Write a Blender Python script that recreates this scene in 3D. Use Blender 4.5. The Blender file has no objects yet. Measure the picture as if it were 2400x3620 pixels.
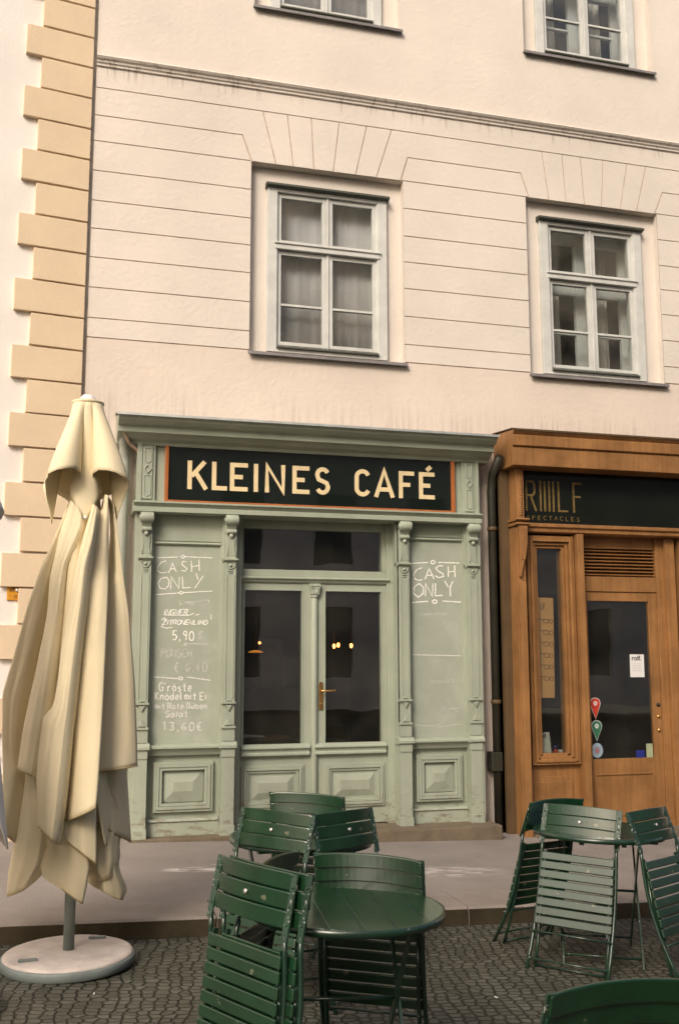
import bpy, math, random
from mathutils import Vector, Matrix, noise as mnoise
random.seed(7)
S = bpy.context.scene
col = S.collection
PI = math.pi
R = math.radians

# ------------------------------------------------------------------ camera
F_PX, CX, CY = 3519.0, 1200.0, 1810.0
YAW, PITCH, ROLL = R(15.3897), R(8.2624), R(-0.081)
CAM = Vector((0, -8.4, 1.6))
_fwd = Vector((math.sin(YAW)*math.cos(PITCH), math.cos(YAW)*math.cos(PITCH), math.sin(PITCH)))
_rt = Vector((math.cos(YAW), -math.sin(YAW), 0))
_up = _rt.cross(_fwd)
rt = _rt*math.cos(ROLL) + _up*math.sin(ROLL)
up = -_rt*math.sin(ROLL) + _up*math.cos(ROLL)
fwd = _fwd
cd = bpy.data.cameras.new("camera")
cam = bpy.data.objects.new("camera", cd)
col.objects.link(cam)
m = Matrix((rt, up, -fwd)).transposed().to_4x4()
m.translation = CAM
cam.matrix_world = m
cd.sensor_fit = 'VERTICAL'
cd.sensor_height = 36.0
cd.lens = 36.0*F_PX/3620.0
cd.clip_end = 500
S.camera = cam

def at(u, v, Y):
    """survey point: where the sight line through a photo pixel meets the upright plane y = Y"""
    d = rt*((u-CX)/F_PX) - up*((v-CY)/F_PX) + fwd
    t = (Y-CAM.y)/d.y
    return CAM + d*t

# ------------------------------------------------------------------ materials
def nodes(mat):
    mat.use_nodes = True
    nt = mat.node_tree
    return nt, nt.nodes, nt.links

def mat(name, c, rough=0.6, var=0.12, scale=6.0, bump=0.0, bscale=60.0, metal=0.0, spec=0.5, c2=None, streak=None, coat=0.0, stretch=(1, 1, 1), fine=0.0):
    M = bpy.data.materials.new(name)
    nt, N, L = nodes(M)
    B = N['Principled BSDF']
    B.inputs['Roughness'].default_value = rough
    B.inputs['Metallic'].default_value = metal
    B.inputs['Specular IOR Level'].default_value = spec
    B.inputs['Coat Weight'].default_value = coat; B.inputs['Coat Roughness'].default_value = .22
    tc = N.new('ShaderNodeTexCoord')
    mp = N.new('ShaderNodeMapping'); mp.inputs['Scale'].default_value = stretch
    geo = N.new('ShaderNodeNewGeometry')
    L.new(geo.outputs['Position'], mp.inputs['Vector'])
    nz = N.new('ShaderNodeTexNoise'); nz.inputs['Scale'].default_value = scale; nz.inputs['Detail'].default_value = 6; nz.inputs['Roughness'].default_value = .62
    L.new(mp.outputs['Vector'], nz.inputs['Vector'])
    cr = N.new('ShaderNodeValToRGB')
    a = [max(0, x*(1-var)) for x in c]; b = [min(1, x*(1+var)) for x in c]
    if c2 is not None: a = list(c2)
    cr.color_ramp.elements[0].position = .32; cr.color_ramp.elements[1].position = .68
    cr.color_ramp.elements[0].color = (*a, 1); cr.color_ramp.elements[1].color = (*b, 1)
    L.new(nz.outputs['Fac'], cr.inputs['Fac'])
    out = cr.outputs['Color']
    if fine:
        n2 = N.new('ShaderNodeTexNoise'); n2.inputs['Scale'].default_value = 220; n2.inputs['Detail'].default_value = 2
        L.new(geo.outputs['Position'], n2.inputs['Vector'])
        mm = N.new('ShaderNodeMixRGB'); mm.blend_type = 'MULTIPLY'; mm.inputs['Fac'].default_value = fine
        r2 = N.new('ShaderNodeValToRGB'); r2.color_ramp.elements[0].position = .3; r2.color_ramp.elements[1].position = .6
        r2.color_ramp.elements[0].color = (.35, .33, .3, 1); r2.color_ramp.elements[1].color = (1, 1, 1, 1)
        L.new(n2.outputs['Fac'], r2.inputs['Fac'])
        L.new(out, mm.inputs['Color1']); L.new(r2.outputs['Color'], mm.inputs['Color2'])
        out = mm.outputs['Color']
    if streak:
        out = streak(N, L, geo, out)
    L.new(out, B.inputs['Base Color'])
    if bump:
        n3 = N.new('ShaderNodeTexNoise'); n3.inputs['Scale'].default_value = bscale; n3.inputs['Detail'].default_value = 4
        L.new(mp.outputs['Vector'], n3.inputs['Vector'])
        bp = N.new('ShaderNodeBump'); bp.inputs['Strength'].default_value = bump; bp.inputs['Distance'].default_value = .01
        L.new(n3.outputs['Fac'], bp.inputs['Height'])
        L.new(bp.outputs['Normal'], B.inputs['Normal'])
    return M

def math_node(N, L, op, a, b=None, clamp=False):
    n = N.new('ShaderNodeMath'); n.operation = op; n.use_clamp = clamp
    for i, x in enumerate((a, b)):
        if x is None: continue
        if isinstance(x, (int, float)): n.inputs[i].default_value = x
        else: L.new(x, n.inputs[i])
    return n.outputs[0]

def smooth(N, L, v, lo, hi):
    n = N.new('ShaderNodeMapRange'); n.interpolation_type = 'SMOOTHSTEP'
    n.inputs['From Min'].default_value = lo; n.inputs['From Max'].default_value = hi
    L.new(v, n.inputs['Value'])
    return n.outputs['Result']

def wall_dirt(N, L, geo, out):
    """rain streaks above the shop cornice, grime under the string course"""
    sp = N.new('ShaderNodeSeparateXYZ'); L.new(geo.outputs['Position'], sp.inputs[0])
    mp = N.new('ShaderNodeMapping'); mp.inputs['Scale'].default_value = (22, 22, .8); L.new(geo.outputs['Position'], mp.inputs['Vector'])
    n = N.new('ShaderNodeTexNoise'); n.inputs['Scale'].default_value = 1.0; n.inputs['Detail'].default_value = 5; n.inputs['Roughness'].default_value = .7
    L.new(mp.outputs['Vector'], n.inputs['Vector'])
    mp2 = N.new('ShaderNodeMapping'); mp2.inputs['Scale'].default_value = (1.3, 1.3, .9); L.new(geo.outputs['Position'], mp2.inputs['Vector'])
    nb = N.new('ShaderNodeTexNoise'); nb.inputs['Scale'].default_value = 1.0; nb.inputs['Detail'].default_value = 3
    L.new(mp2.outputs['Vector'], nb.inputs['Vector'])
    z = sp.outputs['Z']
    zone = math_node(N, L, 'MULTIPLY', smooth(N, L, z, 3.98, 3.62), smooth(N, L, nb.outputs['Fac'], .36, .62))
    st = math_node(N, L, 'MULTIPLY', zone, smooth(N, L, n.outputs['Fac'], .40, .68))
    zone2 = math_node(N, L, 'MULTIPLY', smooth(N, L, z, 6.60, 6.78), smooth(N, L, z, 6.86, 6.80))
    st2 = math_node(N, L, 'MULTIPLY', zone2, smooth(N, L, n.outputs['Fac'], .53, .66))
    tot = math_node(N, L, 'ADD', math_node(N, L, 'MULTIPLY', st, .5), math_node(N, L, 'MULTIPLY', st2, .7), True)
    mx = N.new('ShaderNodeMixRGB'); L.new(tot, mx.inputs['Fac']); L.new(out, mx.inputs['Color1'])
    mx.inputs['Color2'].default_value = (.30, .235, .20, 1)
    out = mx.outputs['Color']
    # splash zone and a slightly pinker repainted plinth band
    low = smooth(N, L, z, 4.29, 4.27)
    m2 = N.new('ShaderNodeMixRGB'); m2.blend_type = 'MULTIPLY'; L.new(math_node(N, L, 'MULTIPLY', low, .6), m2.inputs['Fac'])
    L.new(out, m2.inputs['Color1']); m2.inputs['Color2'].default_value = (.97, .90, .86, 1)
    return m2.outputs['Color']

def wear(zlo, zhi, colr, thr=(.52, .64), scale=14):
    def f(N, L, geo, out):
        sp = N.new('ShaderNodeSeparateXYZ'); L.new(geo.outputs['Position'], sp.inputs[0])
        n = N.new('ShaderNodeTexNoise'); n.inputs['Scale'].default_value = scale; n.inputs['Detail'].default_value = 7; n.inputs['Roughness'].default_value = .7
        mp = N.new('ShaderNodeMapping'); mp.inputs['Scale'].default_value = (1, 1, 2.2); L.new(geo.outputs['Position'], mp.inputs['Vector'])
        L.new(mp.outputs['Vector'], n.inputs['Vector'])
        k = math_node(N, L, 'MULTIPLY', smooth(N, L, sp.outputs['Z'], zhi, zlo), smooth(N, L, n.outputs['Fac'], *thr))
        mx = N.new('ShaderNodeMixRGB'); L.new(k, mx.inputs['Fac']); L.new(out, mx.inputs['Color1']); mx.inputs['Color2'].default_value = (*colr, 1)
        return mx.outputs['Color']
    return f

def chips(colr, thr=(.66, .70), scale=30):
    def f(N, L, geo, out):
        n = N.new('ShaderNodeTexNoise'); n.inputs['Scale'].default_value = scale; n.inputs['Detail'].default_value = 5
        tc = N.new('ShaderNodeTexCoord'); L.new(tc.outputs['Object'], n.inputs['Vector'])
        mx = N.new('ShaderNodeMixRGB'); L.new(smooth(N, L, n.outputs['Fac'], *thr), mx.inputs['Fac']); L.new(out, mx.inputs['Color1']); mx.inputs['Color2'].default_value = (*colr, 1)
        return mx.outputs['Color']
    return f

def glass_mat(name, tint=(.9, .92, .9), rough=0.0, ior=1.5, boost=1.0, wob=0.0, dust=.05):
    M = bpy.data.materials.new(name)
    nt, N, L = nodes(M)
    N.remove(N['Principled BSDF'])
    out = N['Material Output']
    tr = N.new('ShaderNodeBsdfTransparent'); tr.inputs['Color'].default_value = (*tint, 1)
    gl = N.new('ShaderNodeBsdfGlossy'); gl.inputs['Roughness'].default_value = rough
    gm = N.new('ShaderNodeNewGeometry'); dt = N.new('ShaderNodeVectorMath'); dt.operation = 'DOT_PRODUCT'
    L.new(gm.outputs['Incoming'], dt.inputs[0]); L.new(gm.outputs['Normal'], dt.inputs[1])
    f0 = ((ior-1)/(ior+1))**2
    ca = math_node(N, L, 'SUBTRACT', 1.0, math_node(N, L, 'ABSOLUTE', dt.outputs['Value']))
    fr = math_node(N, L, 'ADD', math_node(N, L, 'MULTIPLY', math_node(N, L, 'POWER', ca, 5.0), 1-f0), f0)
    mx = N.new('ShaderNodeMixShader')
    L.new(math_node(N, L, 'MULTIPLY', fr, boost, True), mx.inputs['Fac'])
    if wob:
        geo = N.new('ShaderNodeNewGeometry')
        n = N.new('ShaderNodeTexNoise'); n.inputs['Scale'].default_value = 3.0; n.inputs['Detail'].default_value = 1
        L.new(geo.outputs['Position'], n.inputs['Vector'])
        bp = N.new('ShaderNodeBump'); bp.inputs['Strength'].default_value = wob; bp.inputs['Distance'].default_value = .02
        L.new(n.outputs['Fac'], bp.inputs['Height']); L.new(bp.outputs['Normal'], gl.inputs['Normal'])
    L.new(tr.outputs[0], mx.inputs[1]); L.new(gl.outputs[0], mx.inputs[2])
    df = N.new('ShaderNodeBsdfDiffuse'); df.inputs['Color'].default_value = (.46, .42, .33, 1)
    g2 = N.new('ShaderNodeNewGeometry'); nd = N.new('ShaderNodeTexNoise'); nd.inputs['Scale'].default_value = 2.5; nd.inputs['Detail'].default_value = 5
    L.new(g2.outputs['Position'], nd.inputs['Vector'])
    m3 = N.new('ShaderNodeMixShader'); L.new(math_node(N, L, 'MULTIPLY', smooth(N, L, nd.outputs['Fac'], .2, .8), dust), m3.inputs['Fac'])
    L.new(mx.outputs[0], m3.inputs[1]); L.new(df.outputs[0], m3.inputs[2]); L.new(m3.outputs[0], out.inputs['Surface'])
    return M

def emit(name, c, s):
    M = bpy.data.materials.new(name)
    nt, N, L = nodes(M)
    B = N['Principled BSDF']; B.inputs['Base Color'].default_value = (*c, 1)
    B.inputs['Emission Color'].default_value = (*c, 1); B.inputs['Emission Strength'].default_value = s
    return M

def chalk_mat(name, alpha):
    M = bpy.data.materials.new(name)
    nt, N, L = nodes(M)
    B = N['Principled BSDF']; B.inputs['Base Color'].default_value = (.84, .84, .80, 1); B.inputs['Roughness'].default_value = .95
    geo = N.new('ShaderNodeNewGeometry')
    n = N.new('ShaderNodeTexNoise'); n.inputs['Scale'].default_value = 130; n.inputs['Detail'].default_value = 3
    L.new(geo.outputs['Position'], n.inputs['Vector'])
    a = math_node(N, L, 'MULTIPLY', smooth(N, L, n.outputs['Fac'], .20, .50), alpha)
    L.new(math_node(N, L, 'ADD', a, alpha*.25, True), B.inputs['Alpha'])
    return M

def smudge(N, L, geo, out):
    """old wiped chalk left on the writing boards"""
    n = N.new('ShaderNodeTexNoise'); n.inputs['Scale'].default_value = 5; n.inputs['Detail'].default_value = 8; n.inputs['Roughness'].default_value = .7
    L.new(geo.outputs['Position'], n.inputs['Vector'])
    mx = N.new('ShaderNodeMixRGB'); L.new(math_node(N, L, 'MULTIPLY', smooth(N, L, n.outputs['Fac'], .45, .75), .35), mx.inputs['Fac'])
    L.new(out, mx.inputs['Color1']); mx.inputs['Color2'].default_value = (.50, .52, .48, 1)
    return mx.outputs['Color']

def wood_grain(N, L, geo, out):
    mp = N.new('ShaderNodeMapping'); mp.inputs['Scale'].default_value = (38, 38, 1.6); L.new(geo.outputs['Position'], mp.inputs['Vector'])
    n = N.new('ShaderNodeTexNoise'); n.inputs['Scale'].default_value = 1.0; n.inputs['Detail'].default_value = 6
    L.new(mp.outputs['Vector'], n.inputs['Vector'])
    mx = N.new('ShaderNodeMixRGB'); mx.blend_type = 'MULTIPLY'; mx.inputs['Fac'].default_value = .34
    r2 = N.new('ShaderNodeValToRGB'); r2.color_ramp.elements[0].position = .35; r2.color_ramp.elements[1].position = .62
    r2.color_ramp.elements[0].color = (.45, .40, .34, 1); r2.color_ramp.elements[1].color = (1, 1, 1, 1)
    L.new(n.outputs['Fac'], r2.inputs['Fac']); L.new(out, mx.inputs['Color1']); L.new(r2.outputs['Color'], mx.inputs['Color2'])
    return mx.outputs['Color']

M = {}
M['cream'] = mat('cream_plaster', (.67, .617, .56), .9, .085, .7, .5, 22, streak=wall_dirt, spec=.2)
M['joint'] = mat('joint_dirt', (.48, .37, .29), .95, .3, 9, spec=.1)
M['white_wall'] = mat('white_plaster', (.78, .74, .71), .9, .05, 1.3, .3, 60, spec=.2, streak=wear(.2, 1.6, (.45, .40, .36), (.5, .7), 6))
M['quoin'] = mat('quoin_render', (.70, .56, .40), .9, .06, 2.0, .35, 60, spec=.2)
M['window_white'] = mat('window_paint', (.56, .57, .55), .5, .10, 5, .1, 40, streak=wear(0, 20, (.40, .38, .34), (.62, .7), 25))
M['sill'] = mat('sill_sheet', (.20, .19, .19), .55, .2, 8, metal=.3)
M['hood'] = mat('hood_sheet', (.05, .055, .04), .6, .2, 8)
M['glass'] = glass_mat('window_glass', (.95, .97, .97), 0, 1.5, 1.5, .05, .11)
M['shop_glass'] = glass_mat('shop_glass', (.86, .88, .85), 0, 1.5, 3.6, .03, .03)
M['sign_glass'] = mat('sign_glass', (.008, .012, .010), .04, .1, 3, spec=.65)
M['curtain'] = mat('curtain_fabric', (.50, .48, .49), .9, .12, 2.5)
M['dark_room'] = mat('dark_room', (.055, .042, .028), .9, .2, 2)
M['drape'] = mat('drape_fabric', (.55, .52, .48), .9, .1, 4)
M['green'] = mat('shop_green_paint', (.335, .372, .302), .48, .09, 4, .12, 40, streak=wear(.16, .62, (.20, .17, .12), (.50, .66), 10), spec=.4, stretch=(1, 1, .5))
M['green_panel'] = mat('writing_board', (.325, .360, .297), .7, .05, 3, streak=smudge, spec=.3)
M['lead'] = mat('zinc_flashing', (.42, .44, .42), .4, .15, 10, metal=.5)
M['orange_wood'] = mat('sign_frame_wood', (.40, .13, .035), .35, .2, 8, streak=wood_grain, coat=.3)
M['gold'] = mat('sign_gold_letter', (.74, .60, .36), .5, .08, 10)
M['dim_gold'] = mat('dim_gold_letter', (.16, .105, .03), .6, .3, 20)
M['brass'] = mat('brass', (.62, .36, .13), .32, .1, 10, metal=.9)
M['brown'] = mat('brown_shop_wood', (.30, .150, .056), .46, .24, 3, .1, 40, streak=wood_grain, spec=.35)
M['brown_dark'] = mat('brown_side_wood', (.10, .062, .028), .6, .2, 4, streak=wood_grain)
M['brown_sign'] = mat('dark_sign_panel', (.010, .012, .009), .12, .2, 3, spec=.45)
M['stone'] = mat('step_stone', (.150, .118, .080), .85, .2, 8, .4, 60)
M['pipe'] = mat('pipe_paint', (.40, .42, .37), .5, .12, 5)
M['dark_pipe'] = mat('dark_pipe_paint', (.028, .026, .018), .5, .3, 6)
M['fabric'] = mat('parasol_canvas', (.76, .665, .46), .88, .05, 3, .12, 22, spec=.15)
M['fabric_white'] = mat('white_parasol_canvas', (.84, .80, .77), .85, .04, 3, .12, 260, spec=.15)
M['hem'] = mat('canvas_hem', (.40, .31, .16), .85, .06, 3, .12, 260, spec=.15)
M['pole'] = mat('pole_metal', (.20, .235, .22), .45, .1, 8, metal=.2)
M['white_plastic'] = mat('white_plastic', (.75, .73, .72), .4, .03, 8)
M['concrete'] = mat('base_concrete', (.56, .50, .465), .85, .18, 7, .3, 90, fine=.25, spec=.25)
M['base_rim'] = mat('base_rim_metal', (.17, .20, .195), .5, .15, 8)
M['slat'] = mat('slat_green_paint', (.0050, .034, .0120), .31, .3, 6, .06, 50, spec=.6, streak=chips((.12, .13, .08), (.70, .73), 24), coat=.8, stretch=(1, 1, 1))
M['rod'] = mat('rod_green_paint', (.010, .034, .020), .30, .3, 12, spec=.6, streak=chips((.40, .40, .36), (.68, .72), 60), coat=.3)
M['flat_bar'] = mat('flat_bar_paint', (.02, .05, .032), .42, .3, 12, spec=.5, streak=chips((.45, .44, .40), (.62, .68), 70), coat=.1)
M['bolt'] = mat('bolt_steel', (.75, .72, .68), .3, .1, 30, metal=.8)
M['paper'] = mat('paper', (.74, .74, .74), .8, .02, 10)
M['poster'] = mat('poster_card', (.92, .50, .20), .7, .06, 5)
M['ink'] = mat('ink', (.03, .028, .025), .7, .2, 10)
M['plate'] = mat('plate_orange', (.60, .27, .02), .5, .12, 12)
M['red'] = mat('sticker_red', (.55, .055, .03), .4, .08, 20)
M['sgreen'] = mat('sticker_green', (.045, .17, .10), .4, .1, 20)
M['sblue'] = mat('sticker_blue', (.30, .40, .47), .4, .12, 20)
M['navy'] = mat('card_blue', (.02, .03, .20), .4, .12, 20)
M['cardgreen'] = mat('card_green', (.33, .38, .24), .5, .12, 20)
M['lamp'] = emit('lamp_glow', (1.0, .30, .06), 14)
M['lamp_dim'] = emit('lamp_glow_dim', (1.0, .36, .05), .6)
M['chalk'] = chalk_mat('chalk', .8)
M['chalk_thin'] = chalk_mat('chalk_thin', .66)
M['chalk_faint'] = chalk_mat('chalk_faint', .30)
M['picture'] = mat('picture_print', (.10, .12, .14), .5, .5, 6)

# ------------------------------------------------------------------ mesh builder
class MB:
    def __init__(s): s.v = []; s.f = []; s.sm = []
    def add(s, vs, fs, smooth=False):
        o = len(s.v); s.v += [tuple(x) for x in vs]
        for f in fs: s.f.append([i+o for i in f]); s.sm.append(smooth)
        return s
    def box(s, x0, x1, y0, y1, z0, z1):
        return s.add([(x0,y0,z0),(x1,y0,z0),(x1,y1,z0),(x0,y1,z0),(x0,y0,z1),(x1,y0,z1),(x1,y1,z1),(x0,y1,z1)],
              [(0,3,2,1),(4,5,6,7),(0,1,5,4),(1,2,6,5),(2,3,7,6),(3,0,4,7)])
    def prism(s, poly, y0, y1):            # poly in x,z ; extruded along y
        n = len(poly)
        a = sum(poly[i][0]*poly[(i+1)%n][1]-poly[(i+1)%n][0]*poly[i][1] for i in range(n))
        if a < 0: poly = poly[::-1]
        vs = [(x, y0, z) for x, z in poly]+[(x, y1, z) for x, z in poly]
        fs = [list(range(n)), list(range(2*n-1, n-1, -1))]
        for i in range(n):
            j = (i+1) % n; fs.append((i, i+n, j+n, j))
        return s.add(vs, fs)
    def profile(s, prof, x0, x1, caps=True):  # prof (y,z) outline extruded along x
        n = len(prof)
        vs = [(x0, y, z) for y, z in prof]+[(x1, y, z) for y, z in prof]
        fs = [(i, (i+1) % n, (i+1) % n+n, i+n) for i in range(n)]
        if caps: fs += [list(range(n-1, -1, -1)), list(range(n, 2*n))]
        return s.add(vs, fs)
    def tube(s, pts, r, n=8, cap=True, flat=None):
        pts = [Vector(p) for p in pts]; k = len(pts); vs = []; fs = []
        prev = None
        for i, p in enumerate(pts):
            d = (pts[min(i+1, k-1)]-pts[max(i-1, 0)]).normalized()
            if prev is None:
                a = d.orthogonal().normalized() if flat is None else (Vector(flat)-d*d.dot(Vector(flat))).normalized()
            else:
                a = (prev-d*d.dot(prev)).normalized()
            prev = a; b = d.cross(a)
            rr = r[i] if isinstance(r, (list, tuple)) and not flat else r
            ra, rb = (rr, rr) if flat is None else r
            for q in range(n):
                t = 2*PI*(q+.5)/n
                if flat is None: vs.append(p+a*ra*math.cos(t)+b*rb*math.sin(t))
                else:
                    vs.append(p+a*ra*(1 if math.cos(t) > 0 else -1)+b*rb*(1 if math.sin(t) > 0 else -1))
        for i in range(k-1):
            for q in range(n):
                fs.append((i*n+q, i*n+(q+1) % n, (i+1)*n+(q+1) % n, (i+1)*n+q))
        if cap: fs += [list(range(n-1, -1, -1)), list(range((k-1)*n, k*n))]
        return s.add(vs, fs, flat is None)
    def bar(s, pts, wa, wb, flat):          # flat bar: half sizes wa along 'flat', wb across
        return s.tube(pts, (wa, wb), 4, True, flat)
    def lathe(s, prof, n=40, c=(0, 0, 0), smooth=True):
        vs = []; fs = []; k = len(prof)
        for r, z in prof:
            for q in range(n):
                t = 2*PI*q/n; vs.append((c[0]+r*math.cos(t), c[1]+r*math.sin(t), c[2]+z))
        for i in range(k-1):
            for q in range(n):
                fs.append((i*n+q, i*n+(q+1) % n, (i+1)*n+(q+1) % n, (i+1)*n+q))
        fs += [list(range(n-1, -1, -1)), list(range((k-1)*n, k*n))]
        return s.add(vs, fs, smooth)
    def ball(s, c, r, n=12, sx=1, sy=1, sz=1):
        vs = []; fs = []; h = n//2
        for i in range(h+1):
            p = PI*i/h
            for q in range(n):
                t = 2*PI*q/n
                vs.append((c[0]+sx*r*math.sin(p)*math.cos(t), c[1]+sy*r*math.sin(p)*math.sin(t), c[2]+sz*r*math.cos(p)))
        for i in range(h):
            for q in range(n):
                fs.append((i*n+q, (i+1)*n+q, (i+1)*n+(q+1) % n, i*n+(q+1) % n))
        return s.add(vs, fs, True)
    def ribbon(s, pts, w, y0, y1):          # stroke in the x,z plane with mitred corners, from depth y1 to y0 (front)
        P = [Vector((p[0], p[1])) for p in pts]
        Q = [P[0]]
        for p in P[1:]:
            if (p-Q[-1]).length > 1e-5: Q.append(p)
        P = Q; n = len(P)
        if n < 2: return s
        closed = (P[0]-P[-1]).length < 1e-4 and n > 3
        if closed: P = P[:-1]; n -= 1
        Lf = []; Rt = []
        for i in range(n):
            if closed: a = (P[i]-P[i-1]).normalized(); b = (P[(i+1) % n]-P[i]).normalized()
            else:
                a = (P[i]-P[i-1]).normalized() if i else (P[1]-P[0]).normalized()
                b = (P[i+1]-P[i]).normalized() if i < n-1 else a
            t = (a+b)
            t = t.normalized() if t.length > 1e-3 else a
            nn = Vector((-t.y, t.x)); k = 1/max(.5, nn.dot(Vector((-a.y, a.x))))
            Lf.append(P[i]+nn*w/2*k); Rt.append(P[i]-nn*w/2*k)
        vs = [(q.x, y0, q.y) for q in Lf]+[(q.x, y0, q.y) for q in Rt]+[(q.x, y1, q.y) for q in Lf]+[(q.x, y1, q.y) for q in Rt]
        fs = []
        for i in range(n if closed else n-1):
            j = (i+1) % n
            fs += [(i, i+n, j+n, j), (i, j, j+2*n, i+2*n), (i+n, i+3*n, j+3*n, j+n)]
        if not closed: fs += [(0, 2*n, 3*n, n), (n-1, 2*n-1, 4*n-1, 3*n-1)]
        return s.add(vs, fs)
    def xf(s, mtx):
        s.v = [tuple(mtx @ Vector(p)) for p in s.v]; return s
    def build(s, name, material, parent=None, bevel=0, solid=0, fix=True):
        me = bpy.data.meshes.new(name)
        me.from_pydata(s.v, [], s.f)
        me.polygons.foreach_set('use_smooth', s.sm)
        me.materials.append(material)
        if fix:
            import bmesh
            b = bmesh.new(); b.from_mesh(me); bmesh.ops.recalc_face_normals(b, faces=b.faces); b.to_mesh(me); b.free()
        me.update()
        o = bpy.data.objects.new(name, me); col.objects.link(o)
        if parent: o.parent = parent
        if bevel:
            md = o.modifiers.new('bevel', 'BEVEL'); md.width = bevel; md.segments = 2; md.limit_method = 'ANGLE'; md.angle_limit = R(40)
        if solid:
            md = o.modifiers.new('solid', 'SOLIDIFY'); md.thickness = solid; md.offset = 0
        return o

def thing(name, label, cat, mtx=None, loc=(0, 0, 0), rz=0, group=None):
    o = bpy.data.objects.new(name, None); col.objects.link(o)
    o.empty_display_size = .1
    if mtx is not None: o.matrix_world = mtx
    else:
        o.location = loc; o.rotation_euler = (0, 0, rz)
    o['label'] = label; o['category'] = cat
    if group: o['group'] = group
    return o
def tag(o, label, cat, group=None):
    o['label'] = label; o['category'] = cat
    if group: o['group'] = group
    return o
def struct(o): o['kind'] = 'structure'; return o
def copy_tree(o, parent=None):
    c = o.copy(); col.objects.link(c)
    if parent is not None:
        c.parent = parent; c.matrix_parent_inverse = o.matrix_parent_inverse.copy()
    for ch in list(o.children): copy_tree(ch, c)
    return c

# ------------------------------------------------------------------ ground: street falls to the right
SL = .031
def street_z(x, y): return .05-SL*x
def pave_z(x, y): return .19-SL*x+.0165*(y+.2)
KY = -2.45
def sheet(mb, x0, x1, y0, y1, zf, nx=2, ny=2):
    vs = []; fs = []
    for j in range(ny+1):
        for i in range(nx+1):
            x = x0+(x1-x0)*i/nx; y = y0+(y1-y0)*j/ny; vs.append((x, y, zf(x, y)))
    for j in range(ny):
        for i in range(nx):
            a = j*(nx+1)+i; fs.append((a, a+1, a+nx+2, a+nx+1))
    mb.add(vs, fs); return mb

def sett_mat():
    Mt = bpy.data.materials.new('granite_setts')
    nt, N, L = nodes(Mt); B = N['Principled BSDF']; B.inputs['Roughness'].default_value = .62; B.inputs['Specular IOR Level'].default_value = .3
    geo = N.new('ShaderNodeNewGeometry')
    mp = N.new('ShaderNodeMapping'); mp.inputs['Rotation'].default_value = (0, 0, R(8)); mp.inputs['Scale'].default_value = (.92, 1.12, 1); L.new(geo.outputs['Position'], mp.inputs['Vector'])
    nw = N.new('ShaderNodeTexNoise'); nw.inputs['Scale'].default_value = 1.6; nw.inputs['Detail'].default_value = 1
    L.new(mp.outputs['Vector'], nw.inputs['Vector'])
    vm = N.new('ShaderNodeVectorMath'); vm.operation = 'SCALE'; vm.inputs['Scale'].default_value = .11; L.new(nw.outputs['Color'], vm.inputs[0])
    va = N.new('ShaderNodeVectorMath'); va.operation = 'ADD'; L.new(mp.outputs['Vector'], va.inputs[0]); L.new(vm.outputs[0], va.inputs[1])
    ve = N.new('ShaderNodeTexVoronoi'); ve.voronoi_dimensions = '2D'; ve.feature = 'DISTANCE_TO_EDGE'; ve.inputs['Scale'].default_value = 18.5; ve.inputs['Randomness'].default_value = .52
    vc = N.new('ShaderNodeTexVoronoi'); vc.voronoi_dimensions = '2D'; vc.feature = 'F1'; vc.inputs['Scale'].default_value = 18.5; vc.inputs['Randomness'].default_value = .52
    for v_ in (ve, vc): L.new(va.outputs[0], v_.inputs['Vector'])
    gap = smooth(N, L, ve.outputs['Distance'], .03, .16)
    bw = N.new('ShaderNodeRGBToBW'); L.new(vc.outputs['Color'], bw.inputs[0])
    cs = N.new('ShaderNodeValToRGB'); cs.color_ramp.elements[0].position = .2; cs.color_ramp.elements[1].position = .8
    cs.color_ramp.elements[0].color = (.085, .084, .068, 1); cs.color_ramp.elements[1].color = (.130, .127, .106, 1)
    L.new(bw.outputs[0], cs.inputs['Fac'])
    br = N.new('ShaderNodeMixRGB'); L.new(gap, br.inputs['Fac']); br.inputs['Color1'].default_value = (.040, .040, .026, 1); L.new(cs.outputs['Color'], br.inputs['Color2'])
    n2 = N.new('ShaderNodeTexNoise'); n2.inputs['Scale'].default_value = 2.2; n2.inputs['Detail'].default_value = 6
    L.new(geo.outputs['Position'], n2.inputs['Vector'])
    mx = N.new('ShaderNodeMixRGB'); mx.blend_type = 'MULTIPLY'; mx.inputs['Fac'].default_value = .7
    r2 = N.new('ShaderNodeValToRGB'); r2.color_ramp.elements[0].position = .3; r2.color_ramp.elements[1].position = .65
    r2.color_ramp.elements[0].color = (.55, .53, .48, 1); r2.color_ramp.elements[1].color = (1, 1, 1, 1)
    L.new(n2.outputs['Fac'], r2.inputs['Fac']); L.new(br.outputs['Color'], mx.inputs['Color1']); L.new(r2.outputs['Color'], mx.inputs['Color2'])
    L.new(mx.outputs['Color'], B.inputs['Base Color'])
    n3 = N.new('ShaderNodeTexNoise'); n3.inputs['Scale'].default_value = 55; n3.inputs['Detail'].default_value = 3
    L.new(geo.outputs['Position'], n3.inputs['Vector'])
    h = math_node(N, L, 'ADD', math_node(N, L, 'ADD', gap, math_node(N, L, 'MULTIPLY', bw.outputs[0], .5)), math_node(N, L, 'MULTIPLY', n3.outputs['Fac'], .35))
    bp = N.new('ShaderNodeBump'); bp.inputs['Strength'].default_value = .9; bp.inputs['Distance'].default_value = .012
    L.new(h, bp.inputs['Height']); L.new(bp.outputs['Normal'], B.inputs['Normal'])
    return Mt
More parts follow.
